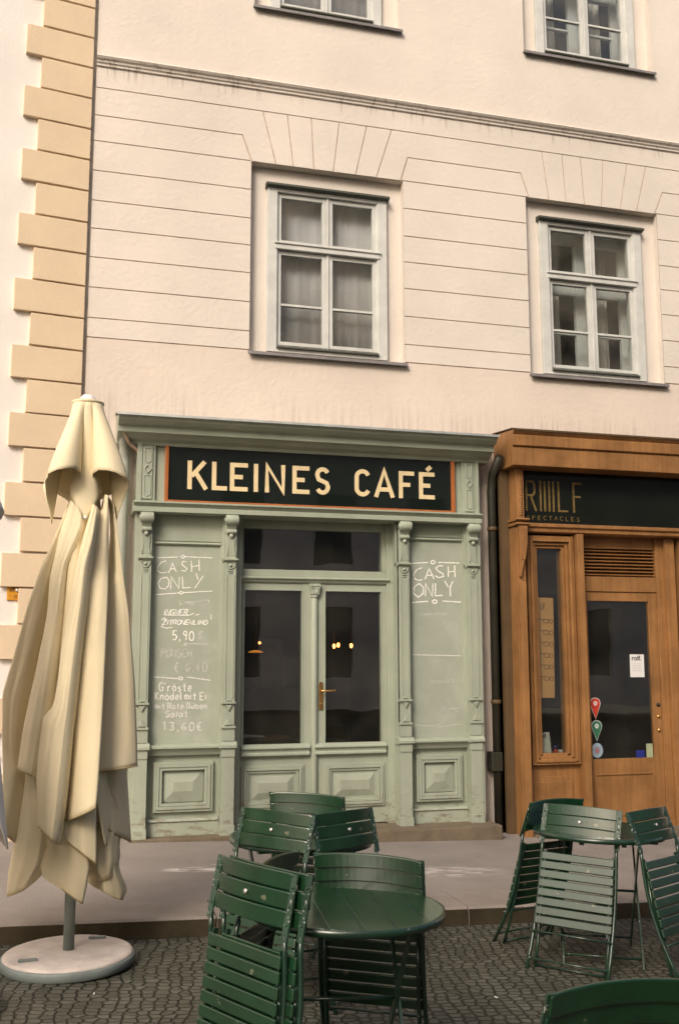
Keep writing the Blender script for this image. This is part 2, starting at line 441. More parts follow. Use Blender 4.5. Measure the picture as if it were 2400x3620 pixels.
def pave_patches(N, L, geo, out):
    """pale noisy patches on the asphalt footway"""
    sp = N.new('ShaderNodeSeparateXYZ'); L.new(geo.outputs['Position'], sp.inputs[0])
    n = N.new('ShaderNodeTexNoise'); n.inputs['Scale'].default_value = 7; n.inputs['Detail'].default_value = 6
    mp = N.new('ShaderNodeMapping'); mp.inputs['Scale'].default_value = (1, 2.5, 1); L.new(geo.outputs['Position'], mp.inputs['Vector']); L.new(mp.outputs['Vector'], n.inputs['Vector'])
    def spot(x, y, rx, ry):
        a = math_node(N, L, 'DIVIDE', math_node(N, L, 'SUBTRACT', sp.outputs['X'], x), rx)
        b = math_node(N, L, 'DIVIDE', math_node(N, L, 'SUBTRACT', sp.outputs['Y'], y), ry)
        return smooth(N, L, math_node(N, L, 'ADD', math_node(N, L, 'MULTIPLY', a, a), math_node(N, L, 'MULTIPLY', b, b)), 1.0, .1)
    t = math_node(N, L, 'MULTIPLY', math_node(N, L, 'ADD', spot(1.02, -1.22, .38, .10), math_node(N, L, 'ADD', spot(1.13, -1.08, .07, .03), math_node(N, L, 'MULTIPLY', spot(2.7, -1.5, .5, .2), .5))), smooth(N, L, n.outputs['Fac'], .40, .60), True)
    mx = N.new('ShaderNodeMixRGB'); L.new(t, mx.inputs['Fac']); L.new(out, mx.inputs['Color1']); mx.inputs['Color2'].default_value = (.62, .57, .56, 1)
    return mx.outputs['Color']
M['setts'] = sett_mat()
M['pave'] = mat('footway_asphalt', (.265, .236, .220), .8, .12, 2.2, .35, 120, streak=pave_patches, fine=.35, spec=.3)
M['kerb'] = mat('kerb_granite', (.27, .235, .21), .75, .14, 4, .4, 110, fine=.4, spec=.3)

struct(sheet(MB(), -60, 60, -60, KY+.02, street_z, 4, 4).build('street', M['setts']))
struct(sheet(MB(), -60, 60, KY+.38, .5, pave_z, 4, 4).build('pavement', M['pave']))
kb = MB()
xs = [-9.0]
while xs[-1] < 14: xs.append(xs[-1]+1.55)
xs = [x+.02 for x in xs]
jx = [-1.0-.66*0, .905, 2.45, 3.95]
xs = [-20, -8, -5.0, -3.6, -2.1, -.65, .905, 2.45, 3.95, 5.4, 7, 9, 20]
for a, b in zip(xs, xs[1:]):
    a += .004; b -= .004
    vs = []
    for x in (a, b):
        zt = pave_z(x, KY)+.004
        vs += [(x, KY+.376, pave_z(x, KY+.38)+.003), (x, KY+.012, zt), (x, KY, zt-.012), (x, KY-.006, street_z(x, KY)-.05), (x, KY+.376, street_z(x, KY)-.05)]
    kb.add(vs, [(0, 1, 6, 5), (1, 2, 7, 6), (2, 3, 8, 7), (3, 4, 9, 8), (4, 0, 5, 9), (0, 4, 3, 2, 1), (5, 6, 7, 8, 9)])
struct(kb.build('kerb', M['kerb']))
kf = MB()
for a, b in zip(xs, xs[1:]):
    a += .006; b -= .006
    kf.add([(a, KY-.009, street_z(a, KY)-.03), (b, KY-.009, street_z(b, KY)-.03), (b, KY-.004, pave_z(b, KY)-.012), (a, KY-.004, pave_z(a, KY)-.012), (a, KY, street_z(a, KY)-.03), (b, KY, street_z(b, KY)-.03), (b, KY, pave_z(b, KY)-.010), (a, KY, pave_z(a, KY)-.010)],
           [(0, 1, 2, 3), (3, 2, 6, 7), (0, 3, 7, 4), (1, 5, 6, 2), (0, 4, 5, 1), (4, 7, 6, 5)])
struct(kf.build('kerb_face', mat('kerb_shade', (.050, .040, .024), .85, .3, 6, .4, 90, fine=.4, spec=.2)))  # upright face in shade from overhead light, painted in as a dark colour

# ------------------------------------------------------------------ cream building
def wall_holes(mb, x0, x1, z0, z1, holes, y0, y1):
    X = sorted({x0, x1, *[h[0] for h in holes], *[h[1] for h in holes]}); X = [x for x in X if x0 <= x <= x1]
    Z = sorted({z0, z1, *[h[2] for h in holes], *[h[3] for h in holes]}); Z = [z for z in Z if z0 <= z <= z1]
    for i in range(len(X)-1):
        j = 0
        while j < len(Z)-1:
            cx = (X[i]+X[i+1])/2
            def inside(k): cz = (Z[k]+Z[k+1])/2; return any(h[0] < cx < h[1] and h[2] < cz < h[3] for h in holes)
            if inside(j): j += 1; continue
            k = j
            while k+1 < len(Z)-1 and not inside(k+1): k += 1
            mb.box(X[i], X[i+1], y0, y1, Z[j], Z[k+1]); j = k+1
    return mb

bld = thing('cream_house', 'cream plastered house above both shopfronts, with grooved courses and tall windows', 'building')
XR = 11.0; ZT = 12.5
W = {1: (1.488, 2.94, 4.275, 6.055), 2: (4.205, 5.665, 4.275, 6.06), 3: (1.50, 2.925, 7.60, 9.6), 4: (4.235, 5.70, 7.61, 9.6),
     5: (6.95, 8.4, 4.275, 6.06), 6: (6.95, 8.4, 7.61, 9.6)}
INN = {k: (a+.165, b-.15 if k == 1 else b-.17, c+.025, d-.2) for k, (a, b, c, d) in W.items()}
SHOPS = [(1.40, 2.80, .0, 2.74), (4.0, 5.62, .0, 2.75)]
wb = MB()
wall_holes(wb, .10, XR, 0, ZT, list(W.values())+SHOPS, .012, .09)
wall_holes(wb, .10, XR, 0, ZT, list(INN.values())+SHOPS, .09, .40)
wb.box(.03, .10, .035, .40, 0, ZT)
wb.box(.03, .45, .40, 5.5, 0, ZT); wb.box(XR-.4, XR, .40, 5.5, 0, ZT); wb.box(.03, XR, 5.5, 5.8, 0, ZT)
wb.box(.03, XR, 0.0, 5.8, ZT, ZT+.3)
wb.build('wall', M['cream'], bld)
# grooved skin
g = .0048
sk = MB()
def rect(x0, x1, z0, z1): sk.prism([(x0, z0), (x1, z0), (x1, z1), (x0, z1)], 0, .0115)
zs = [6.56, 6.30, 6.06, 5.785, 5.51, 5.255, 4.995, 4.725, 4.455, 4.283]
v1t = [1.589, 1.819, 2.046, 2.315, 2.583, 2.83]; v1b = [1.715, 1.877, 2.072, 2.258, 2.474, 2.676]
v2t = [4.395, 4.616, 4.819, 5.074, 5.345, 5.562]; v2b = [4.456, 4.644, 4.847, 5.035, 5.248, 5.432]
v3t = [x+2.745 for x in v2t]; v3b = [x+2.745 for x in v2b]
rect(.10, XR, 6.56+g, 6.765)
zb = 6.06
def vous(t, b):
    for i in range(5): sk.prism([(t[i]+g, 6.56-g), (t[i+1]-g, 6.56-g), (b[i+1]-g, zb), (b[i]+g, zb)], 0, .0115)
for t, b in ((v1t, v1b), (v2t, v2b), (v3t, v3b)): vous(t, b)
def shoulder(xa, ta, ba, ca, c0a, tb=None, bb=None, cb=None, c0b=None, xb=None):
    pass
# course 6.56-6.30 merges with the outermost arch stones
sk.prism([(.10, 6.56-g), (v1t[0]-g, 6.56-g), (v1b[0]-g, zb), (1.49+g, zb), (1.402+g, 6.30+g), (.10, 6.30+g)], 0, .0115)
sk.prism([(v1t[5]+g, 6.56-g), (v2t[0]-g, 6.56-g), (v2b[0]-g, zb), (4.24+g, zb), (4.16+g, 6.30+g), (2.99-g, 6.30+g), (2.915-g, zb), (v1b[5]+g, zb)], 0, .0115)
sk.prism([(v2t[5]+g, 6.56-g), (v3t[0]-g, 6.56-g), (v3b[0]-g, zb), (6.985+g, zb), (6.905+g, 6.30+g), (5.745-g, 6.30+g), (5.64-g, zb), (v2b[5]+g, zb)], 0, .0115)
rect(v3t[5]+g, XR, 6.06, 6.56-g)
sk.prism([(.10, 6.30-g), (1.402-g, 6.30-g), (1.486-g, zb+g), (.10, zb+g)], 0, .0115)
sk.prism([(2.99+g, 6.30-g), (4.16-g, 6.30-g), (4.236-g, zb+g), (2.92+g, zb+g)], 0, .0115)
sk.prism([(5.745+g, 6.30-g), (6.905-g, 6.30-g), (6.98-g, zb+g), (5.645+g, zb+g)], 0, .0115)
for z1, z0 in zip(zs[2:], zs[3:]):
    rect(.10, W[1][0], z0+g, z1-g); rect(W[1][1], W[2][0], z0+g, z1-g); rect(W[2][1], W[5][0], z0+g, z1-g); rect(W[5][1], XR, z0+g, z1-g)
sk2 = MB()
wall_holes(sk2, .10, XR, 6.825, ZT, [W[3], W[4], W[6]], 0, .0115)
wall_holes(sk2, .10, XR, 0, 4.283-g*1.2, [(a, b, c, d) for a, b, c, d in (W[1], W[2], W[5])]+SHOPS, .002, .0115)
sk.v, sk.f, sk.sm = sk.v, sk.f, sk.sm
o2 = len(sk.v); sk.v += sk2.v; sk.f += [[i+o2 for i in f] for f in sk2.f]; sk.sm += sk2.sm
sk.build('plaster_face', M['cream'], bld)
jb = MB(); wall_holes(jb, .10, XR, 4.25, 6.8, [(a, b, c, d) for a, b, c, d in (W[1], W[2], W[5])], .0075, .0118)
jb.build('joint', M['joint'], bld)
MB().profile([(.01, 6.835), (-.055, 6.845), (-.062, 6.832), (-.050, 6.815), (-.034, 6.806), (-.030, 6.788), (-.018, 6.780), (-.016, 6.762), (.01, 6.755)], .10, XR).build('string_course', M['cream'], bld)
fl = MB()
for z in (3.55, 6.9, 9.9): fl.box(.46, XR-.41, .41, 5.49, z, z+.25)
fl.box(3.60, 3.75, .41, 5.49, 0, 12)
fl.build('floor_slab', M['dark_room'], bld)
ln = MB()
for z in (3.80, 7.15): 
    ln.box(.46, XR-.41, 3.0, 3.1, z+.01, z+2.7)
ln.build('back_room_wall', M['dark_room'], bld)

def window(k, style):
    a, b, c, d = INN[k]; rx0, rx1, rz0, rz1 = W[k]
    w = bpy.data.objects.new('window', None); col.objects.link(w); w.parent = bld
    # box frame standing proud of the recessed plaster
    fb = MB(); fy = .045
    fw = .09
    fb.box(a, a+fw, fy, .22, c, d); fb.box(b-fw, b, fy, .22, c, d); fb.box(a+fw, b-fw, fy+.003, .22, d-.035, d); fb.box(a+fw, b-fw, fy+.003, .22, c, c+.06)
    fb.box(a+fw-.012, a+fw+.010, fy+.012, .2, c+.06, d-.035); fb.box(b-fw-.010, b-fw+.012, fy+.012, .2, c+.06, d-.035)
    tz0, tz1 = c+.935, c+1.045
    fb.box(a+fw-.02, b-fw+.02, fy-.008, .2, tz0+.035, tz1-.02)
    fb.box(a+fw-.028, b-fw+.028, fy-.022, .05, tz1-.028, tz1-.012)
    fb.build('window_frame', M['window_white'], w, .004)
    MB().profile([(.09, d+.045), (.005, d+.03), (.0, d+.008), (.045, d-.004), (.09, d-.004)], a-.018, b+.018).build('hood', M['hood'], w)
    MB().profile([(.20, rz0+.022), (-.045, rz0-.012), (-.05, rz0-.040), (-.042, rz0-.042), (-.03, rz0-.022), (.0, rz0-.018), (.2, rz0-.018)], rx0-.012, rx1+.014).build('window_sill', M['sill'], w)
    MB().profile([(.10, c+.062), (fy-.02, c+.05), (fy-.024, c+.034), (.10, c+.03)], a+fw, b-fw).build('drip_bar', M['hood'], w)
    # sashes
    x0, x1 = a+fw+.005, b-fw-.005; xm = (x0+x1)/2
    t = .038
    gl = MB()
    for (p, q) in ((x0, xm-.012), (xm+.012, x1)):
        for (z0, z1, bars) in ((c+.07, tz0+.03, 1), (tz1-.015, d-.04, 0)):
            sb = MB(); y = .075
            sb.box(p, p+t, y, y+.045, z0, z1); sb.box(q-t, q, y, y+.045, z0, z1)
            sb.box(p+t, q-t, y+.002, y+.045, z0, z0+t); sb.box(p+t, q-t, y+.002, y+.045, z1-t, z1)
            if bars: sb.box(p+t, q-t, y+.006, y+.04, z0+.375, z0+.397)
            sb.build('sash', M['window_white'], w, .003)
            gl.box(p+t-.005, q-t+.005, y+.018, y+.022, z0+t-.005, z1-t+.005)
            if z0 == c+.07: MB().profile([(y+.02, z0+.012), (y-.022, z0-.002), (y-.022, z0-.014), (y+.02, z0-.014)], p, q).build('weather_bar', M['hood'], w)
            else: MB().profile([(y+.02, z0+.020), (y-.022, z0+.004), (y-.022, z0-.008), (y+.02, z0-.008)], p, q).build('weather_bar', M['hood'], w)
    mb = MB(); mb.box(xm-.011, xm+.011, .062, .13, c+.07, d-.04); mb.build('mullion', M['window_white'], w, .004)
    gl.build('pane', M['glass'], w)
    # inner casement a hand's breadth behind
    ib = MB(); yi = .30
    for (p, q) in ((a+.02, a+.11), (b-.11, b-.02), (xm-.055, xm+.055)): ib.box(p, q, yi, yi+.05, c, d)
    for z in (c, tz0-.02, d-.1): ib.box(a+.11, xm-.055, yi+.002, yi+.05, z, z+.1); ib.box(xm+.055, b-.11, yi+.002, yi+.05, z, z+.1)
    for (p, q) in ((a+.11, xm-.055), (xm+.055, b-.11)): ib.box(p, q, yi+.005, yi+.04, c+.5, c+.525)
    ib.build('inner_casement', M['window_white'], w, .004)
    def drape(name, p, q, mt, amp, per, z0, z1, y):
        vs = []; fs = []; n = 60
        for i in range(n+1):
            x = p+(q-p)*i/n; yy = y+amp*math.sin(x*per)+amp*.5*math.sin(x*per*2.3+1)
            vs += [(x, yy, z0), (x+.01*math.sin(x*9), yy+.02, z1)]
        for i in range(n): fs.append((2*i, 2*i+2, 2*i+3, 2*i+1))
        o = MB().add(vs, fs, True).build(name, mt, w, 0, .002, fix=False)
    if style == 'net':
        drape('curtain', a+.02, b-.02, M['curtain'], .005, 34, c+.02, d-.02, .20)
    elif style == 'side':
        drape('curtain', a+.30, a+.42, M['drape'], .02, 70, c, d, .46); drape('curtain', b-.30, b-.16, M['drape'], .02, 70, c, d, .46)
    return w
for k, st in ((1, 'net'), (2, 'side'), (3, 'net'), (4, 'side'), (5, 'net'), (6, 'side')): window(k, st)

# ------------------------------------------------------------------ white corner house with quoins
qm = Matrix.Translation((.068, -.012, 0)) @ Matrix.Rotation(R(8.6), 4, 'Z')
qh = thing('corner_house', 'white plastered house at the left edge with a column of ochre corner stones', 'building', qm)
MB().box(-12, 0, .02, 5.5, 0, 12.5).build('wall', M['white_wall'], qh)
zq = [7.000-.2855*i for i in range(-18, 25)]
wide = True
for i, z in enumerate(zq):
    wd = .565 if (i % 2 == 1) else .435
    wd += random.uniform(-.006, .006)
    zb_, zt_ = z+.006, z+.2855-.010
    if zt_ < .1: continue
    q = MB(); jj = [random.uniform(-.003, .003) for _ in range(4)]
    q.prism([(-wd+jj[0], zb_+jj[1]), (0, zb_), (0, zt_), (-wd+jj[2], zt_+jj[3])], -.022, .03)
    q.build('quoin_stone', M['quoin'], qh, .003)

# ------------------------------------------------------------------ green cafe front
cafe = thing('cafe_shopfront', 'sage green carved wooden cafe front with double door and chalked side boards', 'shopfront')
def part(mb, name, mt, parent, bevel=.003): return mb.build(name, mt, parent, bevel)
G = M['green']
# cornice with zinc flashing
cz = MB()
prof = [(.0, 3.60), (-.40, 3.545), (-.425, 3.540), (-.425, 3.522), (-.405, 3.515), (-.40, 3.500), (-.365, 3.475), (-.335, 3.468), (-.325, 3.462), (-.32, 3.415), (-.31, 3.410), (-.29, 3.408), (-.25, 3.38), (-.20, 3.36), (-.19, 3.335), (0, 3.335)]
cz.profile(prof, .365, 3.66)
part(cz, 'cornice', G, cafe)
MB().profile([(0, 3.640), (-.36, 3.560), (-.432, 3.548), (-.436, 3.527), (-.428, 3.527), (-.424, 3.540), (-.36, 3.550), (0, 3.628)], .352, 3.67).build('flashing', M['lead'], cafe)
# carcass: side cheek, fascia, boards
ca = MB()
ca.box(.535, .575, -.20, .0, .19, 3.36)        # left cheek
ca.box(3.53, 3.56, -.20, .0, .19, 3.36)
ca.box(.575, 3.53, -.155, .0, 2.84, 3.345)     # fascia
ca.box(.575, 1.38, -.10, .0, .19, 2.84); ca.box(2.82, 3.53, -.10, .0, .19, 2.84)
part(ca, 'carcass', G, cafe)
# name sign
sg = MB().box(.792, 3.298, -.175, -.150, 2.885, 3.336).build('sign_board', M['sign_glass'], cafe)
sf = MB(); sf.box(.762, .792, -.198, -.15, 2.862, 3.338); sf.box(3.298, 3.33, -.198, -.15, 2.862, 3.338); sf.box(.792, 3.298, -.196, -.15, 2.862, 2.885)
part(sf, 'sign_frame', M['orange_wood'], cafe)
# end blocks of the fascia with diamond and drop ornament
def poly_ring(mb, pts, w, y0, y1): mb.ribbon(pts+[pts[0]], w, y0, y1)
for cx_, w_ in ((.62, .105), (3.465, .105)):
    x0, x1 = cx_-w_/2, cx_+w_/2; eb = MB()
    eb.box(x0-.012, x1+.012, -.185, -.15, 2.86, 3.335)
    eb.box(x0+.012, x1-.012, -.197, -.18, 2.885, 3.325)
    for (dz, dd) in ((3.135, .036),): poly_ring(eb, [(cx_, dz+dd), (cx_+dd*.75, dz), (cx_, dz-dd), (cx_-dd*.75, dz)], .008, -.207, -.196)
    pts = [(cx_-.026, 3.08), (cx_+.026, 3.08), (cx_+.026, 2.925), (cx_, 2.905), (cx_-.026, 2.925)]
    poly_ring(eb, pts, .006, -.203, -.196)
    pts = [(cx_-.026, 3.31), (cx_-.026, 3.20), (cx_, 3.185), (cx_+.026, 3.20), (cx_+.026, 3.31)]
    poly_ring(eb, pts, .006, -.203, -.196)
    part(eb, 'end_block', G, cafe, .002)
# letters
LW = .037
def arc(cx, cz, rx, rz, a0, a1, n=14): return [(cx+rx*math.cos(R(a0+(a1-a0)*i/n)), cz+rz*math.sin(R(a0+(a1-a0)*i/n))) for i in range(n+1)]
lt = MB(); z0, z1 = 2.983, 3.225; h = LW/2; zm = (z0+z1)/2
def st(*p, k=[0]):
    k[0] += 1; d = (k[0] % 7)*.0003
    lt.ribbon(list(p), LW, -.181-d, -.174)
def done():
    global lt
    lt.build('letter', M['gold'], sg); lt = MB()
st((.968, z0), (.968, z1)); st((1.092, z1-.004), (.985, zm-.010)); st((1.018, zm+.022), (1.106, z0+.003)); done()
st((1.172, z1), (1.172, z0+h), (1.283, z0+h)); done()
def E_(x0, x1, mid=.72):
    st((x1, z1-h), (x0+h, z1-h), (x0+h, z0+h), (x1, z0+h)); st((x0+h, zm), (x0+(x1-x0)*mid, zm))
E_(1.306, 1.458); done()
st((1.528, z0), (1.528, z1)); done()
st((1.624, z0), (1.624, z1-.01), (1.764, z0+.01), (1.764, z1)); done()
E_(1.845, 1.995); done()
def S_(x0, x1):
    c = (x0+x1)/2; rx = (x1-x0)/2-h; rz = (z1-z0)/4-h/2
    st(*(arc(c, z1-h-rz, rx, rz, 25, 180, 10)[:-1]+[(c-rx, z1-h-rz), (c-rx*.75, zm+.012), (c+rx*.75, zm-.018)]+arc(c, z0+h+rz, rx, rz, 0, -155, 10)))
S_(2.046, 2.178); done()
def C_(x0, x1):
    rx = (x1-x0)/2; c = x0+rx; rx -= h
    st(*([(c+rx*.95, z1-h-.035)]+arc(c, z1-h-rx, rx, rx, 35, 180, 10)+arc(c, z0+h+rx, rx, rx, 180, 325, 10)+[(c+rx*.95, z0+h+.035)]))
C_(2.400, 2.545); done()
st((2.594, z0), (2.671, z1-.004), (2.750, z0)); st((2.622, z0+.07), (2.722, z0+.07)); done()
st((2.825, z0), (2.825, z1-h), (2.950, z1-h)); st((2.825, zm), (2.912, zm)); done()
E_(2.995, 3.142); st((3.068, z1+.016), (3.108, z1+.052))
done()
# ledge under the sign
lg = MB()
lg.profile([(.0, 2.868), (-.26, 2.860), (-.285, 2.855), (-.285, 2.842), (-.270, 2.836), (-.25, 2.815), (-.262, 2.806), (-.262, 2.772), (-.20, 2.768), (0, 2.768)], .51, 3.555)
part(lg, 'ledge', G, cafe, .002)
# pilasters
def pilaster(cx, cheek=True):
    p = MB(); w = .048; yf = -.205
    p.box(cx-w, cx+w, yf, -.10, .92, 2.77)
    p.box(cx-w-.012, cx-w, yf+.045, -.10, .92, 2.77); p.box(cx+w, cx+w+.012, yf+.045, -.10, .92, 2.77)
    # lower pedestal
    p.box(cx-w-.004, cx+w+.004, yf-.008, -.10, .26, .80); p.box(cx-w-.010, cx+w+.010, yf-.018, -.10, .17, .26)
    p.box(cx-w-.006, cx+w+.006, yf-.016, -.10, .80, .868)
    p.profile([(-.10, .925), (yf-.012, .920), (yf-.018, .905), (yf-.034, .892), (yf-.034, .872), (yf-.018, .862), (-.10, .862)], cx-w-.020, cx+w+.020)
    p.box(cx-w-.004, cx+w+.004, yf-.008, -.10, .925, 1.02)
    for z in (1.035, 1.23): p.profile([(-.12, z+.012), (yf-.022, z+.008), (yf-.022, z-.008), (yf-.006, z-.016), (-.12, z-.016)], cx-w-.008, cx+w+.008)
    p.prism([(cx-.03, 1.052), (cx+.03, 1.052), (cx, 1.098)], yf-.014, yf)
    p.prism([(cx-.026, 1.212), (cx+.026, 1.212), (cx, 1.165)], yf-.016, yf)
    p.add(*half_disc(cx, 1.245, .022, yf-.01, yf))
    # upper band and rosette
    p.profile([(-.12, 2.412), (yf-.028, 2.408), (yf-.028, 2.394), (yf-.008, 2.382), (-.12, 2.382)], cx-w-.012, cx+w+.012)
    p.ribbon(arc(cx, 2.372, .036, .05, 180, 360, 10), .008, yf-.010, yf)
    p.ball((cx, yf-.004, 2.352), .014, 10)
    p.box(cx-.022, cx+.022, yf-.008, yf, 2.300, 2.308); p.box(cx-.016, cx+.016, yf-.006, yf, 2.284, 2.290)
    # scroll console
    prof = []
    p.tube([(cx-w-.004, yf-.042, 2.725), (cx+w+.004, yf-.042, 2.725)], .042, 14)
    p.tube([(cx-w-.012, yf-.042, 2.725), (cx+w+.012, yf-.042, 2.725)], .019, 10)
    p.prism([(cx-w, 2.72), (cx+w, 2.72), (cx+w, 2.768), (cx-w, 2.768)], yf-.055, yf)
    p.profile([(yf, 2.69), (yf-.045, 2.685), (yf-.028, 2.655), (yf-.018, 2.64), (yf, 2.63)], cx-w*.8, cx+w*.8)
    p.tube([(cx-w*.85, yf-.022, 2.632), (cx+w*.85, yf-.022, 2.632)], .020, 12)
    p.ball((cx, yf-.022, 2.595), .020, 10)
    p.profile([(yf, 2.58), (yf-.018, 2.58), (yf-.002, 2.43), (yf, 2.43)], cx-.030, cx+.030)
    p.ribbon([(cx-.03, 2.57), (cx-.022, 2.50), (cx-.034, 2.43)], .006, yf-.012, yf); p.ribbon([(cx+.03, 2.57), (cx+.022, 2.50), (cx+.034, 2.43)], .006, yf-.012, yf)
    # shallow flutes drawn as raised fillets
    for dx in (-.030, .030): p.box(cx+dx-.004, cx+dx+.004, yf-.005, yf, 1.26, 2.27)
    return part(p, 'pilaster', G, cafe, .002)
def half_disc(cx, z, r, y0, y1, n=10):
    pts = [(cx+r*math.cos(PI*i/n), z+r*math.sin(PI*i/n)*.6) for i in range(n+1)]
    m_ = MB().prism(pts, y0, y1); return m_.v, m_.f
for cx in (.622, 1.318, 2.838, 3.482): pilaster(cx)
# writing boards and lower panels
def board(x0, x1, ztop):
    MB().box(x0, x1, -.118, -.095, .90, ztop).build('writing_board', M['green_panel'], cafe)
    f = MB(); 
    f.box(x0-.022, x0, -.135, -.09, .90, 2.77); f.box(x1, x1+.022, -.135, -.09, .90, 2.77)
    f.profile([(-.10, ztop+.03), (-.14, ztop+.022), (-.146, ztop+.008), (-.128, ztop-.004), (-.10, ztop-.004)], x0, x1)
    f.box(x0, x1, -.128, -.09, ztop+.03, 2.77)
    # shelf
    f.profile([(-.09, .905), (-.165, .897), (-.19, .888), (-.19, .872), (-.165, .860), (-.15, .835), (-.14, .815), (-.09, .815)], x0-.02, x1+.02)
    # lower raised panel: stepped frame and bevelled field
    a, b, c, d = x0+.035, x1-.035, .372, .765
    for k, (ins, y) in enumerate(((0, -.138), (.022, -.150), (.046, -.143))):
        t = .022
        f.box(a+ins, a+ins+t, y, -.09, c+ins, d-ins); f.box(b-ins-t, b-ins, y, -.09, c+ins, d-ins)
        f.box(a+ins+t, b-ins-t, y, -.09, c+ins, c+ins+t); f.box(a+ins+t, b-ins-t, y, -.09, d-ins-t, d-ins)
    a += .075; b -= .075; c += .075; d -= .075
    q = .085
    f.add([(a, -.108, c), (b, -.108, c), (b, -.108, d), (a, -.108, d), (a+q, -.132, c+q), (b-q, -.132, c+q), (b-q, -.132, d-q), (a+q, -.132, d-q)],
          [(0, 1, 5, 4), (1, 2, 6, 5), (2, 3, 7, 6), (3, 0, 4, 7), (4, 5, 6, 7)])
    f.box(x0-.02, x1+.02, -.128, -.09, .17, .30); f.profile([(-.09, .325), (-.135, .318), (-.142, .300), (-.128, .292), (-.09, .292)], x0-.01, x1+.01)
    part(f, 'panel_moulding', G, cafe, .002)
board(.70, 1.245, 2.52); board(2.92, 3.41, 2.62)
# door set
df = MB()
df.box(1.38, 1.432, -.09, .10, .19, 2.768); df.box(2.735, 2.80, -.03, .10, .19, 2.768); df.box(2.79, 2.825, -.19, .0, .19, 2.768)
df.box(1.432, 2.735, -.005, .08, 2.695, 2.768); df.box(1.432, 2.735, -.008, .08, 2.262, 2.342)
df.box(1.432, 1.462, -.012, .08, 2.342, 2.695); df.box(2.70, 2.735, -.012, .08, 2.342, 2.695)
df.profile([(.05, 2.285), (-.045, 2.278), (-.055, 2.268), (-.05, 2.258), (-.035, 2.252), (-.03, 2.238), (-.015, 2.225), (.05, 2.225)], 1.40, 2.755)
part(df, 'door_frame', G, cafe)
tp = MB().box(1.46, 2.702, .025, .030, 2.340, 2.697).build('transom_pane', M['shop_glass'], cafe)
def leaf(x0, x1, g0, g1, handle):
    d = MB(); y0, y1 = -.008, .045
    d.box(x0, g0, y0, y1, .20, 2.224); d.box(g1, x1, y0, y1, .20, 2.224)
    d.box(g0, g1, y0+.001, y1, 2.163, 2.224); d.box(g0, g1, y0+.001, y1, .20, .868)
    d.profile([(y0, .875), (-.045, .862), (-.062, .850), (-.062, .838), (-.045, .828), (-.04, .808), (-.05, .796), (-.05, .782), (-.02, .770), (y0, .770)], x0+.02, x1-.02)
    a, b, c, e = g0-.01, g1+.02, .34, .70
    for ins, y in ((0, -.022), (.02, -.032), (.042, -.020)):
        t = .02
        d.box(a+ins, a+ins+t, y, y1, c+ins, e-ins); d.box(b-ins-t, b-ins, y, y1, c+ins, e-ins)
        d.box(a+ins+t, b-ins-t, y, y1, c+ins, c+ins+t); d.box(a+ins+t, b-ins-t, y, y1, e-ins-t, e-ins)
    a += .065; b -= .065; c += .065; e -= .065; q = .075
    d.add([(a, .0, c), (b, .0, c), (b, .0, e), (a, .0, e), (a+q, -.026, c+q), (b-q, -.026, c+q), (b-q, -.026, e-q), (a+q, -.026, e-q)],
          [(0, 1, 5, 4), (1, 2, 6, 5), (2, 3, 7, 6), (3, 0, 4, 7), (4, 5, 6, 7)])
    dd = part(d, 'door', G, cafe, .002)
    MB().box(g0-.004, g1+.004, .015, .021, .864, 2.167).build('pane', M['shop_glass'], dd)
    fl = MB(); fl.box(g0-.010, g0, -.014, .0, .868, 2.163); fl.box(g1, g1+.010, -.014, .0, .868, 2.163); fl.box(g0-.01, g1+.01, -.0145, 0, 2.163, 2.173)
    fl.build('glazing_bead', G, dd)
    if handle:
        hb = MB(); hx = 2.142
        pts = [(hx-.018, 1.15), (hx+.018, 1.15), (hx+.018, 1.365), (hx+.012, 1.385), (hx-.012, 1.385), (hx-.018, 1.365)]
        hb.prism(pts, -.018, -.008)
        hb.tube([(hx, -.015, 1.310), (hx, -.06, 1.310), (hx+.02, -.066, 1.310), (hx+.115, -.066, 1.313)], .008, 10)
        hb.ball((hx, -.02, 1.20), .008)
        hb.build('handle', M['brass'], dd, .002)
    return dd
leaf(1.435, 2.058, 1.474, 1.972, False); leaf(2.062, 2.735, 2.182, 2.685, True)
mc = MB(); cx = 2.082
mc.tube([(cx, -.012, .22), (cx, -.012, 2.13)], .030, 16)
mc.box(cx-.036, cx+.036, -.05, 0, .20, .27)
mc.tube([(cx, -.012, 2.105), (cx, -.012, 2.125)], .037, 16)
mc.prism([(cx-.034, 2.13), (cx+.034, 2.13), (cx+.048, 2.20), (cx+.048, 2.224), (cx-.048, 2.224), (cx-.048, 2.20)], -.05, 0)
for sx in (-1, 1): mc.ribbon(arc(cx+sx*.030, 2.196, .014, .014, 0, 330, 12), .007, -.060, -.048); mc.ribbon([(cx+sx*.008, 2.14), (cx+sx*.03, 2.17)], .008, -.056, -.048)
mc.ball((cx, -.05, 2.205), .010)
part(mc, 'column', G, cafe, .0015)

# stone step
sp = MB()
sp.box(.545, 1.40, -.245, .0, .10, .188)
sp.box(1.40, 3.62, -.40, .05, 0.0, .192)
tag(part(sp, 'door_step', M['stone'], None, .008), 'worn brown stone step under the green cafe front', 'step')

